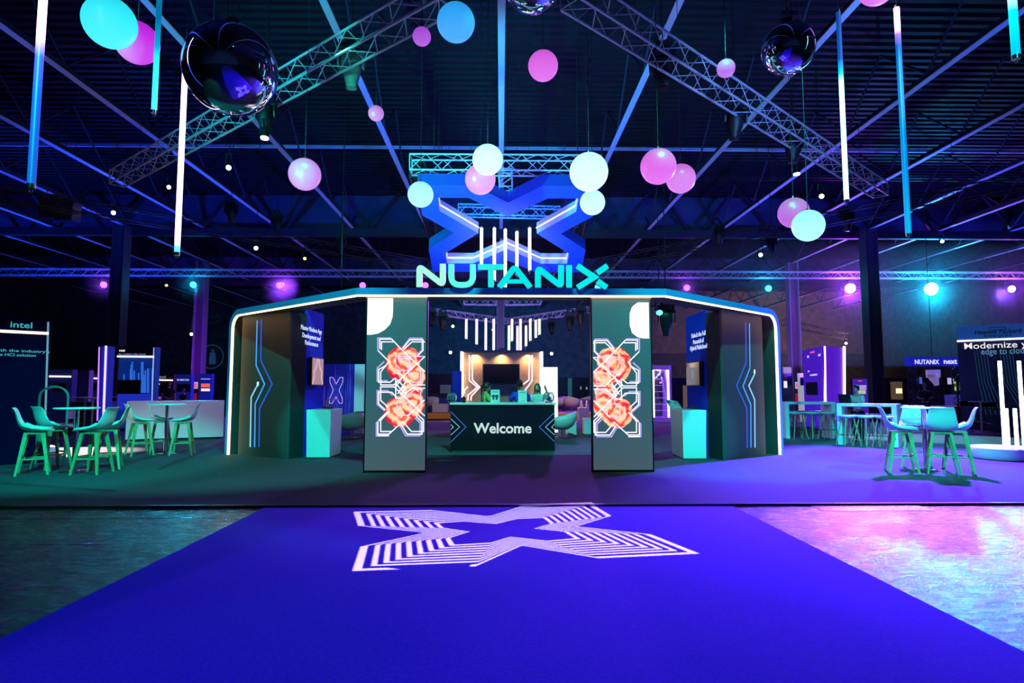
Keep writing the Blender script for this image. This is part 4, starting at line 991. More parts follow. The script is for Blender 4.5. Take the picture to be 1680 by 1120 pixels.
# wooden booth wall behind reception
Yw = 21.; x0, x1 = at_y(758,640,Yw).x, at_y(888,640,Yw).x; zt = at_y(820,577,Yw).z
wb = thing('wooden_booth_wall', 'warm lit wooden booth wall with white LED traces', 'booth wall', ((x0+x1)/2,Yw+.1,0))
MB().bx(x0,x1,Yw,Yw+.2,0,zt).build('wall', M('warm_oak_panel',(.42,.27,.13),.6,noise=.15,nscale=8), wb)
WF = Frame((x0,Yw,0),(x1,Yw,0)); WF.w = x1-x0
for x in (x0,x1): MB().bx(x-.05,x+.05,Yw-.22,Yw,0,zt).build('led_edge', E((1.,.85,.75),4.), wb)
MB().bx(x0,x1,Yw-.22,Yw,zt-.02,zt+.05).build('canopy', mBlack, wb)
for i in range(3):
    x = x0+(x1-x0)*(.17+.33*i); MB().box((x,Yw-.15,zt+.09),(.18,.1,.07)).build('clip_light', mBlack, wb)
    spot((x,Yw-.16,zt-.04),(x,Yw+.15,.9),(1.,.62,.30),75,130,.9,.05)
for tr in ([(762,645),(762,640),(768,634)],[(768,657),(768,648),(783,635),(770,624),(770,582)],[(773,657),(773,650),(787,635),(775,623),(775,582)],[(856,632),(868,623),(868,582)],[(861,640),(866,634),(873,624),(873,582)]):
    MB().stroke(WF, [WF.px(*p) for p in tr], .05, .001, .01).build('light_trace', E((1.,.72,.72),1.3), wb)
tv = thing('meeting_screen', 'large dark screen on the wooden booth wall', 'screen', WF(*WF.px(822,614),.05))
(u0,v0),(u1,v1) = WF.px(792,631),WF.px(852.5,597); MB().poly(WF,[(u0,v0),(u1,v0),(u1,v1),(u0,v1)],.03,.10).build('frame', mBlack, tv); MB().poly(WF,[(u0+.03,v0+.03),(u1-.03,v0+.03),(u1-.03,v1-.03),(u0+.03,v1-.03)],.1,.105).build('glass', mScreen, tv)
(u0,v0),(u1,v1) = WF.px(794,648),WF.px(850,632.5); b = MB(); b.poly(WF,[(u0,v0),(u1,v0),(u1,v1),(u0,v1)],.01,.08)
b.solo('equipment_shelf', mBlack, 'dark equipment shelf below the large screen', 'shelf')
# flanking panels
def board(px0, px1, pyt, Y, z0, mat, label, name, cat, th=.15, side=None, smat=None):
    a, c = at_y(px0,640,Y).x, at_y(px1,640,Y).x; z1 = at_y((px0+px1)/2,pyt,Y).z
    t = thing(name, label, cat, ((a+c)/2,Y,z0)); MB().bx(a,c,Y,Y+th,z0,z1).build('panel', mat, t)
    return t, Frame((a,Y,0),(c,Y,0)), a, c, z1
board(742,757,608,20.5,0,M('blue_partition',(.02,.12,.6),.5),'blue partition left of the wooden booth wall','partition','partition')
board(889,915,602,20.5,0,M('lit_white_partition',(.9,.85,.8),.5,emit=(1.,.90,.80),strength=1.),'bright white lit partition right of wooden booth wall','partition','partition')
# X curtain booth
t, fr, a, c, z1 = board(527,581,597,20.,0,M('deep_blue_drape',(.008,.012,.30),.5,noise=.35,nscale=9,emit=(.005,.008,.3),strength=.35),'deep blue booth wall with outlined X left of arch','drape_wall','booth wall')  # faint blue light put into the drape's own colour
cx, cy = fr.px(551.5,640); sx, sy = .40/1.62, .40/1.345
MB().stroke(fr, [(cx+p[1]*.92*.30/1.345*0+p[0]*.26/1.62*.8, cy+p[1]*.42/1.345) for p in XI], .022, .001, .01, closed=True).build('outline_logo', E((.6,.3,.9),.9), t)
b = MB(); rr = random.Random(4)
for k in range(22):
    u = rr.uniform(.05, c-a-.05); v0 = rr.uniform(.1,1.4); b.poly(fr, [(u,v0),(u+.008,v0),(u+.008,v0+rr.uniform(.3,1.)),(u,v0+rr.uniform(.3,1.))], .001,.006)
b.build('streak_print', E((.08,.05,.8),.8), t)
board(581,597,597,20.02,0,M('cyan_lit_side',(.75,.8,.8),.4),'pale cyan lit side wall of the X booth','booth_side_wall','booth wall')
# small high table with tube beside left plinth
table(536,716,.33,1.13,'small high table behind the left plinth', mWhite, mWhite, name='high_table')
p = fl(524,716); b = MB(); b.cyl(p+Vector((0,0,.02)),p+Vector((0,0,1.2)),.03,n=12); b.solo('standing_light_tube', E((.85,.35,1.),3.),'thin pink light tube standing behind left plinth','light tube')

# items on the reception counter
zi = zc
mGl = M('clear_glass',(.9,.95,.95),.03,trans=.92); mSw = M('blue_sweets',(.02,.10,.5),.4,noise=.5,nscale=40)
def bowl(px, py, r, label, fill):
    p = at_z(px,py,zi); c = Vector((p.x,Yc+.28,zi)); t = thing('glass_bowl', label, 'glass bowl', c)
    pr = [(r*.5,0),(r*.85,r*.25),(r,r*.8),(r*.92,r*1.3),(r*.62,r*1.75)]
    pr2 = [(0,0)]+pr+[(r*.60,r*1.74),(r*.89,r*1.3),(r*.96,r*.8),(r*.82,r*.28),(r*.48,.012),(0,.012)]
    MB().lathe(pr2, c, 32).build('bowl', mGl, t)
    b = MB(); rr = random.Random(int(px))
    for k in range(26):
        a = rr.uniform(0,6.28); q = rr.uniform(0,r*.55); b.box(c+Vector((q*math.cos(a),q*math.sin(a),.04+rr.uniform(0,r*.7))),(.055,.035,.02),rr.uniform(0,3),rr.uniform(0,3))
    b.build('sweets', fill, t)['kind'] = 'stuff'
bowl(749.5,658,.125,'round glass bowl at left end of reception counter',mSw)
bowl(896,659,.135,'round glass bowl at right end of reception counter, beside waving woman',M('teal_sweets',(.05,.5,.5),.4,noise=.5,nscale=40))
mCard = M('white_card',(.85,.85,.85),.5)
for px0,px1,pyt,lb,kd in ((805,820,639,'white sign card with dark shirt picture on the counter','shirt'),(850,864.5,640,'white sign card with printed text on the counter','text')):
    Yk = Yc+.22; a, c = at_y(px0,650,Yk).x, at_y(px1,650,Yk).x; z1 = at_y(px0,pyt,Yk).z
    t = thing('sign_card', lb, 'sign card', ((a+c)/2,Yk,zi)); MB().bx(a,c,Yk,Yk+.012,zi,z1).build('card', mCard, t); kf = Frame((a,Yk,zi),(c,Yk,zi),zi); w = c-a; h = z1-zi
    MB().bx(a+.03,c-.03,Yk+.012,Yk+.08,zi,zi+.01).build('card_foot', mGl, t)
    MB().poly(kf,[(w*.15,h*.80),(w*.85,h*.80),(w*.85,h*.86),(w*.15,h*.86)],.001,.003).build('printed_line', M('teal_ink',(.1,.4,.4),.6), t)
    if kd == 'shirt':
        b = MB()
        for k in (.30,.66): b.poly(kf,[(w*(k-.10),h*.22),(w*(k+.10),h*.22),(w*(k+.10),h*.44),(w*(k+.2),h*.42),(w*(k+.22),h*.52),(w*(k+.08),h*.6),(w*(k-.08),h*.6),(w*(k-.22),h*.52),(w*(k-.2),h*.42),(w*(k-.10),h*.44)],.001+.002*k,.003+.002*k)
        b.build('shirt_picture', M('dark_teal_print',(.01,.06,.08),.6), t)
    else: MB().poly(kf,[(w*.3,h*.12),(w*.7,h*.12),(w*.7,h*.16),(w*.3,h*.16)],.001,.003).build('printed_line', M('grey_ink',(.3,.4,.4),.6), t)
p = at_z(764,659,zi); b = MB(); b.cyl((p.x,Yc+.3,zi),(p.x,Yc+.3,zi+.12),.05,.05,16); b.cyl((p.x,Yc+.3,zi+.12),(p.x,Yc+.3,zi+.15),.03,.02,10); b.solo('pump_bottle', mBlack, 'dark bottle beside the left glass bowl on the counter','bottle')
p = at_z(912,662,zi-.03)
# tablet on right plinth
q = at_z(1116,671,1.0); t = thing('leaning_panel', 'curved clear white shell leaning on the right plinth', 'plastic shell', q)
b = MB(); vs = []
for i in range(7):
    u = i/6; 
    for s_ in (-1,1): vs.append(q+Vector((s_*.13-.10*u, .25+.02*abs(s_)+.03*math.sin(u*3), .01+u*.19 - .02*(s_+1)*u)))
b.add(vs,[(2*i,2*i+1,2*i+3,2*i+2) for i in range(6)],True); o = b.build('shell', mShell, t); sm = o.modifiers.new('thick','SOLIDIFY'); sm.thickness = .01
for px,lb in ((533,'small black device on the left plinth'),(1143,'small black device on the right plinth')):
    q = at_z(px,671,1.0); b = MB(); b.box((q.x,q.y+.3,1.0+.02),(.24,.16,.03)); b.box((q.x+.05,q.y+.32,1.045),(.06,.05,.03)); b.solo('tabletop_device', mBlack, lb, 'device')

# ================================================================== PEOPLE
def person(loc, rz, h, label, shirt, hair='short', trousers=None, pose=None, skin=None, sleeve=True, haircol=None, lean=0.):
    """pose: dict with elbow/hand targets in body coordinates (x right of figure as seen from front is -x; y = facing direction)"""
    k = h/1.72; pose = pose or {}
    V = lambda x, y, z: Vector((x,y,z))*k
    J = {'pelvis':V(0,0,.93),'waist':V(0,-.01,1.07),'chest':V(0,-.005+lean*.5,1.28),'neck':V(0,-.01+lean,1.44),'head0':V(0,.01+lean,1.52)}
    nodes = [('pelvis',None,.115),('waist','pelvis',.115),('chest','waist',.135),('neck','chest',.055),('head0','neck',.055)]
    for s, n in ((-1,'l'),(1,'r')):
        J['sh'+n] = V(s*.17,-.01+lean*.8,1.39); J['el'+n] = Vector(pose.get('el'+n, (s*.25,-.03,1.12)))*k; J['ha'+n] = Vector(pose.get('ha'+n, (s*.24,.10,.90)))*k
        J['hip'+n] = V(s*.09,0,.88); J['kn'+n] = Vector(pose.get('kn'+n, (s*.10,.02,.48)))*k; J['an'+n] = Vector(pose.get('an'+n, (s*.10,-.02,.08)))*k; J['to'+n] = J['an'+n]+V(0,.16,-.05)
        nodes += [('sh'+n,'chest',.058),('el'+n,'sh'+n,.042),('ha'+n,'el'+n,.026),('hip'+n,'pelvis',.085),('kn'+n,'hip'+n,.058),('an'+n,'kn'+n,.036),('to'+n,'an'+n,.03)]
    root = thing('person', label, 'person', (0,0,0))
    def skinned(name, nds, mat, grow=0., sub=1, rootn='pelvis'):
        idx = {n[0]: i for i, n in enumerate(nds)}
        me = bpy.data.meshes.new(name); vs = [J[n[0]] for n in nds]; es = [(idx[n[1]], idx[n[0]]) for n in nds if n[1] in idx]
        me.from_pydata(vs, es, []); o = bpy.data.objects.new(name, me); COL.objects.link(o)
        m = o.modifiers.new('skin','SKIN'); m.use_smooth_shade = True
        for i, n in enumerate(nds):
            sv = me.skin_vertices[0].data[i]; r = n[2]*k+grow
            ry = r*(.72 if n[0] in ('chest','waist','pelvis') else 1.); sv.radius = (r*1.0, ry); sv.use_root = (n[0] == rootn)
            if n[0] in ('chest','waist','pelvis'): sv.radius = (r, ry)
        s2 = o.modifiers.new('sub','SUBSURF'); s2.levels = s2.render_levels = sub
        bpy.context.view_layer.update(); nm = bpy.data.meshes.new_from_object(o.evaluated_get(bpy.context.evaluated_depsgraph_get()))
        bpy.data.objects.remove(o); nm.materials.clear(); nm.materials.append(mat); nm.name = name
        for p in nm.polygons: p.use_smooth = True
        ob = bpy.data.objects.new(name, nm); link(ob, root); return ob
    # hands: palm and five fingers each
    hn = []
    for s, n in ((-1,'l'),(1,'r')):
        d = (J['ha'+n]-J['el'+n]).normalized(); side = d.cross(V(0,0,1)); side = side.normalized() if side.length > .01 else Vector((1,0,0)); cup = side.cross(d)
        J['pa'+n] = J['ha'+n]+d*.07*k; hn.append(('pa'+n,'ha'+n,.026))
        for i, (o_, l) in enumerate(((-.030,.062),(-.010,.074),(.010,.068),(.028,.052))):
            a = f'f{n}{i}a'; c = f'f{n}{i}b'; J[a] = J['pa'+n]+(side*o_+d*l*.55)*k; J[c] = J[a]+(d*l*.5-cup*.018*-1)*k
            hn += [(a,'pa'+n,.0095),(c,a,.008)]
        J['th'+n] = J['ha'+n]+(side*-.04*s+d*.045)*k; J['ti'+n] = J['th'+n]+(d*.035-side*.010*s)*k; hn += [('th'+n,'ha'+n,.011),('ti'+n,'th'+n,.009)]
    # head as a shaped surface joined to the body mesh
    body = skinned('body', nodes+hn, skin or mSkin)
    hc = J['head0']+V(0,.015,.10); b = MB(); n = 20; m = 14; vs = []
    hm = Matrix.Rotation(pose.get('turn',0.),3,'Z') @ Matrix.Rotation(pose.get('nod',0.),3,'X')
    for j in range(m+1):
        t = math.pi*j/m
        for i in range(n):
            a = 2*math.pi*i/n; x = .075*math.sin(t)*math.cos(a); y = .095*math.sin(t)*math.sin(a); z = .118*math.cos(t)
            if z < -.02: x *= 1-.38*(-z/.118); y = y*(1-.18*(-z/.118))+.012
            if y > .06 and abs(x) < .02 and -.045 < z < .015: y += .018*(1-abs(z+.02)/.035)          # nose
            if y > .05 and .015 < z < .035 and .015 < abs(x) < .05: y -= .008                         # eye sockets
            vs.append(hc + hm @ (Vector((x,y,z))*k))
    fs = [(j*n+i,(j+1)*n+i,(j+1)*n+(i+1)%n,j*n+(i+1)%n) for j in range(m) for i in range(n)]
    bm = bmesh.new(); bm.from_mesh(body.data); off_ = len(bm.verts)
    nv = [bm.verts.new(v) for v in vs]
    for f in fs:
        try: fc = bm.faces.new([nv[q] for q in f]); fc.smooth = True
        except ValueError: pass
    bm.to_mesh(body.data); bm.free()
    def part(name, mb, mat): o = mb.build(name, mat, root); return o
    OFF[root.name] = Vector()
    P = lambda x, y, z: hc + hm @ (Vector((x,y,z))*k)
    b = MB()
    for s in (-1,1): b.sphere(P(s*.032,.083,.022), .011*k, 10)
    part('eyes', b, M('eye_dark',(.03,.02,.02),.2))
    b = MB(); b.tube([P(-.024,.088,-.052),P(0,.098,-.056),P(.024,.088,-.052)], .006*k, 6); part('mouth', b, M('lips',(.45,.12,.10),.4))
    b = MB()
    for s in (-1,1): b.sphere(P(s*.077,0,0), .02*k, 8, (.5,.8,1.3))
    part('ears', b, skin or mSkin)
    hmat = M('hair', haircol, .45) if haircol else mHair
    if hair:
        b = MB(); vs = []; n = 20; m = 12
        for j in range(m+1):
            t = math.pi*.62*j/m
            for i in range(n):
                a = 2*math.pi*i/n; f = math.sin(a); tt = t*(1. if f < .2 else 1-.48*(f-.2)/.8)
                vs.append(P(.086*math.sin(tt)*math.cos(a), .108*math.sin(tt)*f-.004, .13*math.cos(tt)+.004))
        b.add(vs,[(j*n+i,(j+1)*n+i,(j+1)*n+(i+1)%n,j*n+(i+1)%n) for j in range(m) for i in range(n)],True)
        if hair == 'bun': b.sphere(P(0,-.11,.05),.045*k,14)
        if hair == 'pony': b.sphere(P(0,-.12,.02),.04*k,12); b.cyl(P(0,-.13,.0),P(.01,-.15,-.22),.035*k,.012*k,10)
        if hair == 'long':
            for s in (-1,1): b.cyl(P(s*.065,-.01,.03),P(s*.085,.0,-.20),.034*k,.02*k,10)
            b.cyl(P(0,-.075,.0),P(0,-.085,-.26),.07*k,.045*k,12)
        part('hair', b, hmat)
    tn = [x for x in nodes if x[0] in ('pelvis','waist','chest','shl','shr')]
    for n_ in ('l','r'):
        e = f'sl{n_}'; J[e] = J['sh'+n_]+(J['el'+n_]-J['sh'+n_])*(.75 if sleeve else .3); tn.append((e,'sh'+n_,.056 if sleeve else .05))
    J['nb'] = J['chest']+(J['neck']-J['chest'])*.55; tn.append(('nb','chest',.075))
    skinned('shirt', tn, shirt, .018)
    ln = [x for x in nodes if x[0] in ('pelvis','hipl','hipr','knl','knr','anl','anr')]
    skinned('trousers', ln, trousers or M('dark_trousers',(.02,.02,.03),.7), .016)
    b = MB()
    for n_ in ('l','r'): a = J['an'+n_]; b.sphere(a+V(0,.06,-.04), .05*k, 14, (.9,2.4,.75))
    part('shoes', b, M('black_shoe',(.02,.02,.02),.5))
    root.location = loc; root.rotation_euler.z = rz
    return root
mTee = M('royal_blue_shirt',(.01,.05,.62),.7); mWs = M('white_shirt',(.7,.72,.7),.7); mPat = M('patterned_sleeve_shirt',(.35,.42,.10),.7,noise=.8,nscale=40)
def stand(px, Y, z=0.): p = at_y(px,640,Y); return (p.x,p.y,z)
person(stand(797,15.05), R(-75), 1.57, 'woman with tied dark hair turned right behind left part of counter', mPat, 'pony', pose={'elr':(.2,.15,1.15),'har':(.1,.33,1.1)})
person(stand(853,15.0), R(15), 1.63, 'person in blue shirt seen from behind at the counter, hair in bun', mTee, 'bun', pose={'ell':(-.29,.05,1.13),'elr':(.29,.05,1.13),'hal':(-.15,.28,1.1),'har':(.2,.3,1.1)})
person(stand(882,15.3), R(165), 1.55, 'woman with long hair facing camera and raising one hand', mWs, 'long', sleeve=True, haircol=(.16,.09,.05), pose={'ell':(-.36,.06,1.27),'hal':(-.27,.14,1.56),'elr':(.26,.05,1.12),'har':(.10,.28,1.1)})
text('next', .09, Frame((0,0,0),(1,0,0)), 0, 0, mWhite, None) if False else None
pw = mB_ @ Vector((LB*.22,1.08,0))
person((pw.x,pw.y,0), R(118), 1.52, 'woman in white shirt typing on laptop behind front long table', mWs, 'bun', pose={'ell':(-.24,.12,1.10),'hal':(-.10,.36,1.10),'elr':(.24,.12,1.10),'har':(.10,.36,1.10),'nod':-.25})
# laptop
lp = mB_ @ Vector((LB*.06,.70,1.06)); t = thing('laptop', 'black laptop open in front of woman on the long table', 'laptop', lp)
MB().box(lp+Vector((.1,0,.01)), (.26,.34,.018), R(28)).build('keyboard_base', mBlack, t)
MB().box(lp+Vector((-.06,-.07,.12)), (.015,.34,.24), R(28), 0, R(-12)).build('display', mBlack, t)
mDk = M('black_clothes',(.015,.015,.02),.8)
person(stand(277,28.3), R(-140), 1.80, 'man in black clothes standing between booths at left', mDk, 'short', pose={'elr':(.27,.03,1.12),'har':(.18,.25,1.05)})
person(stand(302,29.), R(160), 1.45, 'man in dark suit with lanyard behind the white bar', mDk, 'short', pose={'hal':(-.05,.3,1.0),'har':(.08,.3,1.0),'ell':(-.26,.1,1.1),'elr':(.26,.1,1.1)})
person(stand(1517,24.5), R(150), 1.66, 'dark clothed person in hood by the small truss stage', mDk, 'short', haircol=(.25,.25,.3), pose={'hal':(-.12,.3,1.1),'har':(.12,.3,1.1)})

# ================================================================== BACKGROUND BOOTHS
LED = E((1.,.70,.52), 2.2); LEDW = E((.95,.85,1.), 6.)
def led(t, fr, p0, p1, w=.05, mat=None, o=.05, name='led_strip'):
    MB().stroke(fr, [fr.px(*p0), fr.px(*p1)], w, .0, o).build(name, mat or LED, t)
def scr(t, fr, x0, y0, x1, y1, mat=None, o=.06, name='screen'):
    (a,b_),(c,d) = fr.px(x0,y1), fr.px(x1,y0); return MB().poly(fr,[(a,b_),(c,b_),(c,d),(a,d)],.0,o).build(name, mat or mScreen, t)
# far left booth
p0, p1 = at_y(-330,640,9.9), at_y(79,640,12.2); t = thing('exhibitor_wall', 'tall navy booth wall at far left edge with white lettering', 'booth wall', ((p0.x+p1.x)/2,(p0.y+p1.y)/2,0))
fr = Frame(p0,p1); fr.O.z = 0; zt = fr.px(70,521)[1]; MB().plate(p0,p1,0,zt,.4).build('wall', M('navy_wall',(.003,.002,.03),.9,spec=.05), t)
led(t,fr,(-10,542.5),(79,547),.05); led(t,fr,(79,528),(74,690),.03,E((.25,.6,.8),.5),.02,'edge_light')
mCy = E((.05,.55,.65),.8)
for s,x,y,h in (('intel',35,537.5,.12),('with the industry\'s',36,577.5,.055),('plete HCI solution',22,584,.055)): u,v = fr.px(x,y); text(s,h,fr,u,v,mCy,t,bold=.01,width={35:.33,36:.86,22:.68}[x])
q = fl(22,724); cb = thing('demo_counter','dark demo counter with small lettering at the far left','counter',q); c0_ = at_y(-60,640,q.y); c1_ = at_y(46,640,q.y)
MB().bx(c0_.x,c1_.x,q.y,q.y+.6,0,1.12).build('body', M('navy_counter',(.003,.003,.02),.4), cb); MB().bx(c0_.x,c1_.x+.08,q.y-.03,q.y+.63,1.12,1.16).build('worktop', mBlack, cb)
cf = Frame((c0_.x,q.y,0),(c1_.x,q.y,0)); u,v = cf.px(34,688); text('intel',.10,cf,u,v,mCy,cb,bold=.01)
def arc(px0,px1,pyt,pyb,Y,mat,lb):
    a,c = at_y(px0,pyb,Y),at_y(px1,pyb,Y); zt_ = at_y(px0,pyt,Y).z; r = (c.x-a.x)/2; cx_ = (a.x+c.x)/2; zb_=0
    MB().tube([(a.x,Y,zb_)]+[(cx_-r*math.cos(k*math.pi/16),Y,zt_-r*.75+r*.75*math.sin(k*math.pi/16)) for k in range(17)]+[(c.x,Y,zb_)],.022,8).solo('arch_frame',mat,lb,'frame')
arc(-30,35,629,720,12.35,M('pale_tube',(.12,.16,.2),.4),'pale arched metal frame behind the dark demo counter'); arc(61,108,634,715,12.0,M('pale_tube',(.12,.16,.2),.4),'pale arched metal frame right of the dark demo counter')
q2 = Vector((at_y(6,650,q.y+.15).x,q.y+.15,1.16)); b = MB(); b.box(q2+Vector((0,0,.10)),(.14,.012,.2)); b.solo('sign_card',mCard,'small white sign card on the dark demo counter','sign card')
# white chairs by the demo counter
def side_chair(px,py,rz,lb):
    p = fl(px,py); t = thing('side_chair',lb,'chair',p,rz=0)
    mm = Matrix.Translation(p) @ Matrix.Rotation(rz,4,'Z'); X = lambda x,y,z: mm @ Vector((x,y,z))
    b = MB(); b.tube([X(-.2,.22,0),X(-.2,.2,.45),X(-.2,-.2,.46),X(-.21,-.26,.85),X(.21,-.26,.85),X(.2,-.2,.46),X(.2,.2,.45),X(.2,.22,0)],.014,6); b.tube([X(-.2,-.2,.46),X(-.2,-.24,0)],.014,6); b.tube([X(.2,-.2,.46),X(.2,-.24,0)],.014,6); b.build('tube_frame',mChrome,t)
    b = MB(); b.add([X(x,y,z) for z in (.45,.475) for x,y in ((-.21,-.2),(.21,-.2),(.21,.22),(-.21,.22))],[(0,3,2,1),(4,5,6,7),(0,1,5,4),(1,2,6,5),(2,3,7,6),(3,0,4,7)]); b.build('seat',mShell,t)
    b = MB(); b.add([X(x,y-.02*(z-.6),z) for z in (.6,.86) for x,y in ((-.21,-.25),(.21,-.25),(.21,-.235),(-.21,-.235))],[(0,3,2,1),(4,5,6,7),(0,1,5,4),(1,2,6,5),(2,3,7,6),(3,0,4,7)]); b.build('backrest',mShell,t)
side_chair(14,731,R(-80),'pale tubular chair at the far left edge'); side_chair(62,722,R(-40),'pale tubular chair right of the dark demo counter'); side_chair(100,722,R(100),'pale tubular chair behind the far left high table')
pb = fl(-40,757); b = MB(); b.lathe([(0,.22),(1.02,.22),(1.05,.2),(1.05,0),(0,0)],(pb.x+.05,pb.y+.3,0),48); b.solo('low_display_disc',mTealLam,'low round white base cut by the left edge','display base')
# second row booths left
def booth(px0,px1,pyt,Y,mat,label,strip=None,scrn=None,sm=None,cat='booth wall',name='booth_wall',th=.3):
    t,fr,a,c,z1 = board(px0,px1,pyt,Y,0,mat,label,name,cat,th)
    if strip: led(t,fr,(px0+.3,strip),(px1-.3,strip+.6),.06)
    if scrn: scr(t,fr,*scrn,mat=sm)
    return t,fr
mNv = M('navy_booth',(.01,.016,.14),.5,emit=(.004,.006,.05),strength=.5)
booth(74,117,606,24.,mNv,'navy booth wall with pink LED line left of grey pillar',617,(89,629,108,642))
booth(127.5,145,607,27.,M('grey_pillar',(.30,.30,.38),.5),'grey booth pillar left of the blue tower',None,name='booth_pillar',cat='pillar')
t,fr = booth(145,160,613,27.5,mNv,'small dark booth with shelf beside grey pillar',620,(146,628,159,640)); scr(t,fr,120,622,127,640,M('cream_box',(.5,.45,.3),.6),.2,'side_box')
b = MB(); a_,c_ = at_y(89,640,22.).x,at_y(160,640,22.).x; b.bx(a_,c_,22.7,23.4,0,.98); b.solo('grey_counter',M('brown_grey_counter',(.20,.16,.17),.6),'brown grey counter behind the far left high table','counter')
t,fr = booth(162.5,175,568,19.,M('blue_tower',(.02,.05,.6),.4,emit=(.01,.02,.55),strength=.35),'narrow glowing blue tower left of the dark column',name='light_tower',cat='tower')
led(t,fr,(163.2,569),(160,690),.035,E((.6,.2,.9),1.2),.02,'violet_edge'); led(t,fr,(174.5,567),(170,690),.05,E((.55,.4,1),2.),.03,'violet_edge')
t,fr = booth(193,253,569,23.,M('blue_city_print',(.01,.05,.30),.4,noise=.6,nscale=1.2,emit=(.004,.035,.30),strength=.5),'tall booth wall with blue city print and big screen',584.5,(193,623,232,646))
scr(t,fr,193,569,252.5,582.5,M('dark_header',(.02,.02,.03),.5),.02,'header'); scr(t,fr,193,646,250,672,E((.015,.03,.55),.8),.02,'blue_base_print')
u,v = fr.px(201,576.5); text('rozt',.09,fr,u,v,E((.9,.9,.9),1.2),t,off=.03,bold=.02); u,v = fr.px(217,581.5); text('the resilient data cloud',.04,fr,u,v,E((.3,.4,.8),1.),t,off=.03,width=1.0)
b = MB(); rr = random.Random(3)
for k in range(16):
    x = rr.uniform(203,250); y = rr.uniform(592,618); b.stroke(fr,[fr.px(x,y),fr.px(x,644)],.05,.001,.006)
b.build('skyline_print',E((.03,.16,.8),.8),t)
led(t,fr,(252.5,570),(249,672),.03,E((.4,.5,.9),1.),.02,'edge_light')
t,fr = booth(253,284,614,30.,M('black_booth',(.015,.012,.015),.6),'dark booth with pale cloud sign and company name',623)
u,v = fr.px(262,620.5); text('rkspot',.17,fr,u,v,E((.25,.35,.45),.7),t,align='CENTER')
MB().poly(fr,[fr.px(*p) for p in ((252.5,631),(262,631),(262,629),(260,627.5),(258,625.5),(255,626),(253.5,628.5))],0,.02).build('cloud_sign',E((.9,.8,.75),.9),t)
scr(t,fr,258,650,265,655,E((.3,.05,.5),.8),.02,'violet_box')
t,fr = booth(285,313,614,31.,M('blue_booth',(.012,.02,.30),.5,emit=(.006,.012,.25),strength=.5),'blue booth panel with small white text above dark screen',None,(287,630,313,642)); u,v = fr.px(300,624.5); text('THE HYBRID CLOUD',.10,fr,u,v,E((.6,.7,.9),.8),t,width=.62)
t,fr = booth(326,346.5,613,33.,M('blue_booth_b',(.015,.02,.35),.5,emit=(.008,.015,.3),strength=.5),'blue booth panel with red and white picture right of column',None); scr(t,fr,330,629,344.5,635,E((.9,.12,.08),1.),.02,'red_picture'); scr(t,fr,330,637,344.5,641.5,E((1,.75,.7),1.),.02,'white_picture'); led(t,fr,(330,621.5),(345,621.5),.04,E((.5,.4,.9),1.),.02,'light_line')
# round signs on the rear wall
for px,py,r,lb in ((347,585,19,'dim round washroom sign with person symbol on rear wall, left'),(1321,590,17,'dim round sign outline on rear wall behind violet booth')):
    c = at_y(px,py,61.8); rr_ = r*.0618; b = MB(); b.tube([c+Vector((rr_*math.cos(k*math.pi/20),0,rr_*math.sin(k*math.pi/20))) for k in range(40)],.05,6,True)
    if px < 800: b.sphere(c+Vector((.1,0,.62)),.14,12); b.poly(Frame(c,c+Vector((1,0,0)),c.z),[(-.22,-.75),(.42,-.75),(.42,-.1),(.34,.42),(-.14,.42),(-.22,-.1)],-.02,.02)
    b.solo('round_wall_sign',M('glowing_dim_blue',(.05,.16,.35),.6,emit=(.02,.08,.2),strength=.35),lb,'sign')  # sign paint glows a little by itself, though it is no lamp
# signs and extinguishers on the columns
for cx_,lb,Y in ((321,'on the left purple column',38.6),(1308,'on the right purple column',38.6)):
    p = at_y(cx_,632,Y); t = thing('exit_sign','red and white evacuation sign '+lb,'sign',p); MB().box(p,(.26,.03,.42)).build('plate',M('white_sign',(.8,.8,.8),.5,emit=(.7,.7,.8),strength=.5),t)
    b = MB(); b.box(p+Vector((-.05,-.02,0)),(.05,.01,.28)); b.box(p+Vector((.04,-.02,.07)),(.1,.01,.08)); b.box(p+Vector((.04,-.02,-.08)),(.1,.01,.08)); b.build('red_symbol',E((.8,.02,.05),1.),t)
    p = at_y(cx_-1,653,Y); t = thing('fire_extinguisher','red fire extinguisher '+lb,'fire extinguisher',p-Vector((0,0,.3))); b = MB(); b.cyl(p-Vector((0,0,.3)),p+Vector((0,0,.22)),.1,n=14); b.sphere(p+Vector((0,0,.22)),.1,14); b.build('cylinder',M('glowing_red_paint',(.6,.02,.04),.35,emit=(.5,.01,.05),strength=.4),t); MB().cyl(p+Vector((0,0,.3)),p+Vector((0,0,.42)),.035,n=8).build('valve',mBlack,t)  # glow put into the red paint so the extinguisher stands out
# far high tables left
table(137,704,.62,1.15,'violet lit high table behind the far left front table',mWhite,mWhite); table(190,700,.42,1.15,'small high table in front of the dark left column',mWhite,mWhite)
table(149,707,.35,.78+.35,'second violet lit table post left of blue tower',mWhite,mWhite)
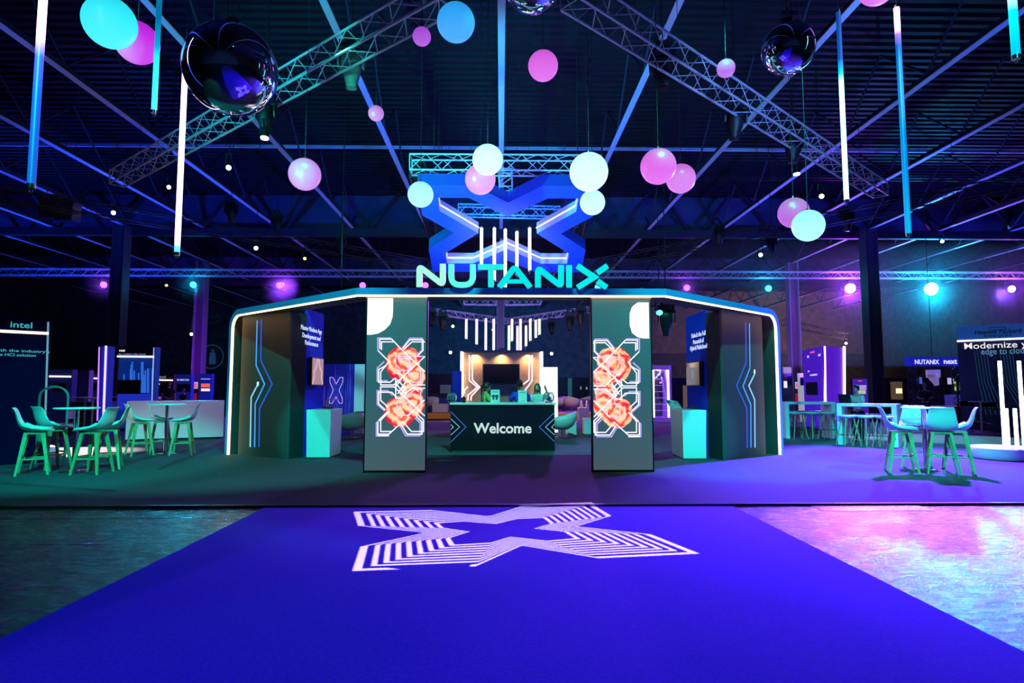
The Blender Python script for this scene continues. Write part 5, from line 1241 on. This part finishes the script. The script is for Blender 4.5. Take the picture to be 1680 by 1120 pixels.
# centre background
t,fr = booth(640,758,645,40.,M('teal_dark_booths',(.02,.06,.09),.5,noise=.7,nscale=.9),'low dark teal booth row behind the left platform',name='low_booth',cat='booth'); u,v = fr.px(722,628)
t,fr = booth(702,741,613,48.,M('night_booth',(.01,.015,.03),.6),'dark far booth left of the blue partition',None,(722,631,740,648),E((.05,.07,.12),.6))
t,fr = booth(916,966,619,52.,M('dark_doors',(.006,.008,.012),.6),'dark doorway block on rear wall with two white figures',None); led(t,fr,(935,620),(935,660),.35,E((.01,.10,.11),.8),.03,'teal_door_edge')
for x,s in ((953,'5'),(962.5,'6')): u,v = fr.px(x,638.5); text(s,.26,fr,u,v,E((.5,.5,.55),.8),t)
b = MB(); a_ = at_y(690,660,33.).x; c_ = at_y(758,660,33.).x; b.bx(a_,c_,33.,33.4,.29,1.0); b.solo('blue_sofa',M('blue_sofa_fabric',(.03,.08,.5),.7),'blue lounge bench on the left platform','bench')
b = MB(); a_ = at_y(916,660,33.).x; c_ = at_y(985,660,33.).x; b.bx(a_,c_,33.,33.4,.29,.9); b.solo('violet_sofa',M('violet_sofa_fabric',(.18,.12,.5),.7),'violet blue lounge bench on the right platform','bench')
for px,lb in ((954,'left pale jug standing on the bluish white cube table'),(963,'right pale jug standing on the bluish white cube table')):
    p = at_y(px,668,28.4); b = MB(); b.lathe([(0,0),(.07,0),(.08,.12),(.045,.26),(.035,.32),(0,.32)],(p.x,28.4,.6),14); b.solo('jug',mWhite,lb,'jug')
# ladder booth with a worker
Yk = 27.; x0,x1 = at_y(1067,640,Yk).x,at_y(1102,640,Yk).x; zt = at_y(1085,599,Yk).z; zb_ = .14
t = thing('light_booth','violet framed white lit booth with ladder inside','booth',((x0+x1)/2,Yk+.6,0))
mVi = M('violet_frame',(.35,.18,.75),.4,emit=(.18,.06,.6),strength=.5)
b = MB(); b.bx(x0,x0+.09,Yk,Yk+1.4,0,zt); b.bx(x1-.09,x1,Yk,Yk+1.4,0,zt); b.bx(x0,x1,Yk,Yk+1.4,zt-.2,zt); b.bx(x0,x1,Yk,Yk+1.4,0,.2); b.build('frame',mVi,t)
MB().bx(x0+.09,x1-.09,Yk+1.3,Yk+1.38,.2,zt-.2).build('back_panel',M('grey_print',(.12,.12,.12),.6,noise=.8,nscale=3),t)
for x in (x0+.16,x1-.13): MB().bx(x-.035,x+.035,Yk+.06,Yk+.14,.2,zt-.2).build('light_bar',E((1,.95,1),2.5),t)
plamp(((x0+x1)/2,Yk+.5,zt-.35),(1,.95,1),25,.1)
lx = at_y(1081,640,Yk+.4).x; t = thing('step_ladder','violet tinted step ladder inside the lit booth','ladder',(lx,Yk+.5,.2))
MB_ = MB()
for s in (-1,1): MB_.cyl((lx+s*.42,Yk+.3,.2),(lx+s*.17,Yk+.5,2.),.028,n=6); MB_.cyl((lx+s*.42,Yk+.95,.2),(lx+s*.17,Yk+.55,2.),.022,n=6)
MB_.build('rail',mVi,t); b = MB()  # ladder given the frame's own violet glow, though it is no lamp
for i in range(6):
    z = .5+i*.28; w = .40-.14*(z-.2)/1.0*.9; MB().box((lx,Yk+.3+.11*(z-.2),z),(w*2,.06,.03)).build('rung',mVi,t)
pass
person((at_y(1084,640,Yk+.6).x+.05,Yk+.75,.75), R(60), 1.72,'worker standing on the ladder in the lit booth, arm raised',M('dark_blue_top',(.02,.03,.10),.8),'short',pose={'elr':(.26,.2,1.55),'har':(.22,.42,1.85),'ell':(-.22,.15,1.2),'hal':(-.1,.35,1.2)})
t,fr = booth(1103,1134,620,34.,M('navy_night',(.004,.008,.09),.6),'dark blue low wall right of the lit booth',name='low_wall',cat='wall panel')
t,fr = booth(1123,1133,632,33.,M('beige_poster',(.35,.25,.2),.6,emit=(.3,.2,.16),strength=.3),'beige poster panel beside the right blue panel',name='poster_panel',cat='poster'); scr(t,fr,1129,640,1133,645,E((.9,.9,.9),1.),.03,'white_label')  # poster colour carries some light of its own
# right side
t,fr = booth(1284,1299,602,36.,M('grey_racks',(.10,.10,.14),.6,noise=.6,nscale=1.5),'pale grey booth just beyond the right arch leg',None); scr(t,fr,1285,602,1298,612,E((.28,.28,.4),.8),.03,'header_board'); scr(t,fr,1286,625,1291,636,E((.9,.8,.9),1.),.03,'white_notice'); scr(t,fr,1292,617,1299,630,mNavy,.03,'dark_notice')
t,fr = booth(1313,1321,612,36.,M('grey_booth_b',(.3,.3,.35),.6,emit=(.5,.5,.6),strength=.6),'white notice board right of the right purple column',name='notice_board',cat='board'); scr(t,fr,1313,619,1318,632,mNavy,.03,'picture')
# violet corner booth
g0, g1, g2 = at_y(1319,640,24.),at_y(1351.5,640,21.5),at_y(1386,640,22.); zt = at_y(1351,567.5,21.5).z
t = thing('violet_tower','tall violet corner booth tower with lit edges and screen','booth tower',g1*1.)
OFF[t.name] = Vector((g1.x,g1.y,0)); t.location = (g1.x,g1.y,0)
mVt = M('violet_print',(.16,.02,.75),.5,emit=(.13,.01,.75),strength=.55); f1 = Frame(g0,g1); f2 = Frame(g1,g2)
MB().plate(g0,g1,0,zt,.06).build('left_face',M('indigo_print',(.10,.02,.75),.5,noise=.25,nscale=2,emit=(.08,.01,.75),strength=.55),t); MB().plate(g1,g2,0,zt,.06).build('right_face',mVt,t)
b = MB(); b.add([Vector((q.x,q.y,z)) for z in (zt-.01,zt) for q in (g0,g1,g2,Vector((g0.x+1.8,g0.y+1.2,0)))],[(3,2,1,0),(4,5,6,7),(0,1,5,4),(1,2,6,5),(2,3,7,6),(3,0,4,7)]); b.build('roof',mNavy,t)
led(t,f2,(1351.6,568),(1353.5,700),.06,E((1,.6,.9),4.),.05); led(t,f2,(1384,568),(1384.5,690),.07,E((1,.7,.9),4.),.05)
wv = E((.8,.7,.95),.9)
for s,x,y,h,w in (('AMD',1326,587,.10,.22),('intel',1344.5,584,.11,.26),('Lenovo',1327,610,.07,.20),('Smarter Cloud & AI for all',1335,616,.07,.88)):
    u,v = f1.px(x,y); text(s,h,f1,u,v,wv,t,width=w)
scr(t,f1,1330,575.5,1336.5,579.5,E((.9,.1,.3),1.),.02,'red_tag'); scr(t,f1,1326,626.5,1341,647.5,mScreen,.08,'screen')
t,fr = booth(1400,1423.5,621,24.5,M('banner_print',(.10,.03,.5),.5,emit=(.08,.02,.42),strength=.6),'roll up banner with violet print behind woman',name='roll_up_banner',cat='banner',th=.05)  # banner brightness put into its print as emission
b = MB()
for k in range(4): (a_,v0_),(c_,v1_) = fr.px(1402.5,632+2*k),fr.px(1421,633+2*k); b.poly(fr,[(a_,v1_),(c_,v1_),(c_,v0_),(a_,v0_)],.001,.01)
b.build('text_lines',wv,t); scr(t,fr,1408,640,1420,646,E((.5,.7,.4),.8),.012,'picture'); scr(t,fr,1408,624,1414,625.5,E((.9,.1,.2),1.),.012,'red_tag')
# rear right details
t,fr = booth(1400,1578,620,50.,M('dark_low_hall',(.02,.014,.016),.7),'long dark low wall below brown concrete at right',name='low_wall',cat='wall panel'); scr(t,fr,1470,637,1479.5,645,E((1,.8,.4),1.6),.03,'lit_window'); scr(t,fr,1462,626,1480,655,M('tan_door',(.16,.10,.06),.6,emit=(.2,.12,.07),strength=.4),.01,'tan_door')  # door colour has a weak glow added, only the window is lit
mSt = M('stage_black',(.01,.01,.015),.5)
Ys = 25.; a_ = at_y(1488,640,Ys).x; c_ = at_y(1590,640,Ys).x
t = thing('small_stage','small stage with blue header reading NUTANIX next','stage',((a_+c_)/2,Ys+1,0))
MB().bx(a_,c_,Ys,Ys+4,0,.72).build('deck',mSt,t)
zh0, zh1 = at_y(1530,600,Ys).z, at_y(1530,585.5,Ys).z; hx0 = at_y(1492,640,Ys).x
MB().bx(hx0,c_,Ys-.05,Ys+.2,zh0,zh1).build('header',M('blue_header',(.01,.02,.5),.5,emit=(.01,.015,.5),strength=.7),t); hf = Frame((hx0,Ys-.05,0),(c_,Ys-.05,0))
u,v = hf.px(1520.5,597); text('NUTANIX',.19,hf,u,v,E((.8,.8,1),1.),t,bold=.02,width=1.02); u,v = hf.px(1559,596.5); text('next',.22,hf,u,v,E((.8,.8,1),1.),t,bold=.025,width=.56)
b = MB(); b.box(((a_+c_)/2,Ys+.3,.73),(c_-a_,.03,.03)); b.build('deck_trim',E((.4,.3,.6),.5),t)
for i,(px,Y) in enumerate(((1499,Ys+.25),(1533,Ys+3.),(1541,Ys+3.2),(1572,Ys+.25))):
    q = at_y(px,640,Y); truss('stage_truss_post','black upright truss post of the small stage, '+('left front','left of the inner pair','right of the inner pair','behind the tall dark wall')[i],(q.x,Y,.715),(q.x,Y,zh1-.05),.26,M('black_truss',(.04,.04,.05),.4,.5),rc=.03,rl=.018)
moving_head(1530,600,Ys+.8,.9,'white glowing moving head hung below the stage header',R(35),M('white_fixture',(.5,.5,.7),.3,emit=(.3,.2,.5),strength=.5),R(-60))
for px,py,w_,h_,c2,lb in ((1508,624,.22,.30,(.05,.12,.7),'small blue screen on the stage'),(1559,625,.30,.28,(.6,.55,.95),'small lilac screen on the stage'),(1570,633,.3,.42,(.3,.6,.05),'green lit box at the right of the stage')):
    p = at_y(px,py,Ys+2); t = thing('stage_screen',lb,'screen',p); MB().box(p,(w_+.04,.06,h_+.04)).build('casing',mBlack,t); MB().box(p-Vector((0,.035,0)),(w_,.01,h_)).build('picture',E(c2,.8),t)
    MB().cyl((p.x,p.y,p.z-h_/2),(p.x,p.y,.72),.02,n=6).build('stand',mBlack,t)
p = at_y(1567,660,Ys+.5); b = MB(); b.box((p.x,p.y,.72+.24),(.60,.4,.48)); b.solo('stage_chest',M('blue_chest',(.12,.10,.6),.4,emit=(.08,.06,.5),strength=.3),'violet blue chest standing on the stage','chest')  # chest paint emits a weak violet light put into its colour
# right navy wall
g0, g1 = at_y(1575,640,22.6), at_y(1900,640,19.2); fr = Frame(g0,g1); zt = fr.px(1578,535.5)[1]
t = thing('exhibitor_wall','tall dark booth wall at right edge with big headline','booth wall',(g0+g1)/2)
t.location.z = 0; OFF[t.name].z = 0
MB().plate(g0,g1,0,zt,.3).build('wall',M('navy_wall_b',(.008,.03,.07),.45,noise=.5,nscale=.7),t)
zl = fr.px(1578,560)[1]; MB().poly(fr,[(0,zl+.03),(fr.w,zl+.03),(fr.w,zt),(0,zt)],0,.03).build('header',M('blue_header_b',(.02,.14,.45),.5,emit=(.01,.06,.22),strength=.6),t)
MB().poly(fr,[(0,zl-.01),(fr.w,zl-.01),(fr.w,zl+.045),(0,zl+.045)],0,.06).build('led_strip',E((.85,.8,1.),2.6),t)
u,v = fr.px(1637,547); dk = M('black_lettering',(.004,.004,.006),.5); text('Hewlett Packard',.16,fr,u,v,dk,t,bold=.02,width=1.32,off=.035)
u,v = fr.px(1637,552.5); text('Enterprise',.12,fr,u,v,dk,t,width=.78,off=.035)
u,v = fr.px(1637,539.5); MB().stroke(fr,[(u-.22,v-.04),(u+.22,v-.04),(u+.22,v+.06),(u-.22,v+.06)],.02,.03,.04,closed=True).build('logo_frame',dk,t)
u,v = fr.px(1581,572.5); text('Modernize your business',.235,fr,u,v,E((.95,.85,.9),1.),t,align='LEFT',bold=.006,width=3.62)
u,v = fr.px(1609.5,581.5); text('edge to cloud',.235,fr,u,v,E((.12,.3,.5),.8),t,align='LEFT',width=1.34)
b = MB()
for s_ in ((1598,574,1618,680),(1640,574,1680,680)):
    for k in range(5): b.stroke(fr,[fr.px(s_[0]+k*5,s_[1]),fr.px(s_[0]+8+k*5,(s_[1]+s_[3])/2),fr.px(s_[2]+k*8,s_[3])],.015,.001,.004)
b.build('fan_print',E((.01,.09,.16),.6),t)
table(1612,709,.34,1.03,'high table in front of the tall dark right wall',M('grey_top',(.4,.4,.45),.5),M('grey_post',(.4,.4,.45),.5))
def black_stool(px,py,lb):
    p = fl(px,py); t = thing('frame_stool',lb,'bar stool',p); b = MB(); w = .24
    for sx in (-1,1):
        for sy in (-1,1): b.cyl(p+Vector((sx*w,sy*w,0)),p+Vector((sx*w,sy*w,.98 if sy > 0 else .78)),.014,n=6)
    for z in (.3,.78): b.tube([p+Vector((-w,-w,z)),p+Vector((w,-w,z)),p+Vector((w,w,z)),p+Vector((-w,w,z))],.012,6,True)
    b.build('frame',mBlack,t); MB().box(p+Vector((0,0,.79)),(.5,.5,.03)).build('seat',mBlack,t); MB().box(p+Vector((0,w,.93)),(.5,.03,.16)).build('backrest',mBlack,t)
black_stool(1597,706,'black frame stool left of table by the right wall'); black_stool(1635,710,'black frame stool right of table by the right wall')
# light tube sculpture on round base
c = fl(1687,756); c.y += .45; b0 = .23
t = thing('light_sculpture','round white base with upright glowing tubes at the right edge','light sculpture',c)
rb = .68; MB().lathe([(0,b0),(rb-.01,b0),(rb,b0-.01),(rb,.02),(rb-.03,0),(0,0)],c,56).build('round_base',mTealLam,t)
for px,pyt,dy,lb in ((1648,592,.0,1),(1655,670,.02,1),(1668,670,.0,1),(1680,592,.0,1),(1690,650,.1,1)):
    x = at_y(px,720,c.y-.05).x; zt_ = at_y(px,pyt,c.y-.05).z; m_ = ramp_emit('tube_glow',[(0,(1,.75,1),6),(zt_*.5,(.9,.9,1),6),(zt_,(.7,.95,1),6)],2)
    MB().cyl((x,c.y-.05+dy,b0),(x,c.y-.05+dy,zt_),.034,n=16).build('light_tube',m_,t)

# ================================================================== PATTERN PROJECTOR (throws the X of light on the runner)
GA = [(105,95),(440,88),(690,115),(825,72),(1130,62),(1215,112),(1065,158),(1385,192),(1595,275),(1160,295),(830,240),(630,330),(100,350),(135,245),(415,185),(125,155)]
GB = [(498,148),(590,140),(720,150),(805,130),(905,126),(935,148),(872,168),(985,180),(1025,205),(925,215),(775,200),(700,222),(565,230),(545,205),(618,180),(520,165)]
Lp = Vector((.9, 3.4, 7.6)); FA = [at_z(540+x/2.625, 803+y/2.625, -.024) for x, y in GA]; FB = [at_z(540+x/2.625, 803+y/2.625, -.024) for x, y in GB]
ctr = sum(FB, Vector())/16; gd = (ctr-Lp).normalized(); pc = Lp+gd*.9
def onplate(q): d = q-Lp; return Lp + d*(.9/d.dot(gd))
def loop(t): return [onplate(a*(1-t)+b_*t) for a, b_ in zip(FA, FB)]
b = MB(); c_ = onplate(ctr)
def strip(l0, l1): 
    for i in range(16): j = (i+1)%16; b.add([l0[i],l0[j],l1[j],l1[i]], [(0,1,2,3)])
L0 = loop(0.); far = [c_+(p-c_).normalized()*2.1 for p in L0]; strip(far, L0)
b.add([L0[12]*.62+L0[11]*.38+Vector((0,0,0)), L0[12]*.05+L0[11]*.95, loop(.075)[12]*.05+loop(.075)[11]*.95, loop(.075)[12]*.80+loop(.075)[11]*.20], [(0,1,2,3)])
tt = [(0,.075)]+[(.15+.105*i, .15+.105*i+.05) for i in range(8)]
for i in range(len(tt)):
    nx = tt[i+1][0] if i+1 < len(tt) else None
    if nx is not None: strip(loop(tt[i][1]), loop(nx))
Lq = loop(tt[-1][1]); cc = sum(Lq, Vector())/16
for i in range(16): b.add([Lq[i],Lq[(i+1)%16],cc], [(0,1,2)])
pj = thing('pattern_projector', 'black projector hung above the runner throwing the X pattern of light', 'projector', Lp)
b.build('stencil_plate', mBlack, pj)
b = MB(); b.cyl(Lp-gd*.5, Lp-gd*.06, .14, .14, 20); b.cyl(Lp-gd*.3, (Lp.x,Lp.y,ZB), .02, n=8); b.build('housing', mBlack, pj)
spot(Lp, ctr, (.95,1.,1.), 24000, 48, .05, .0012)
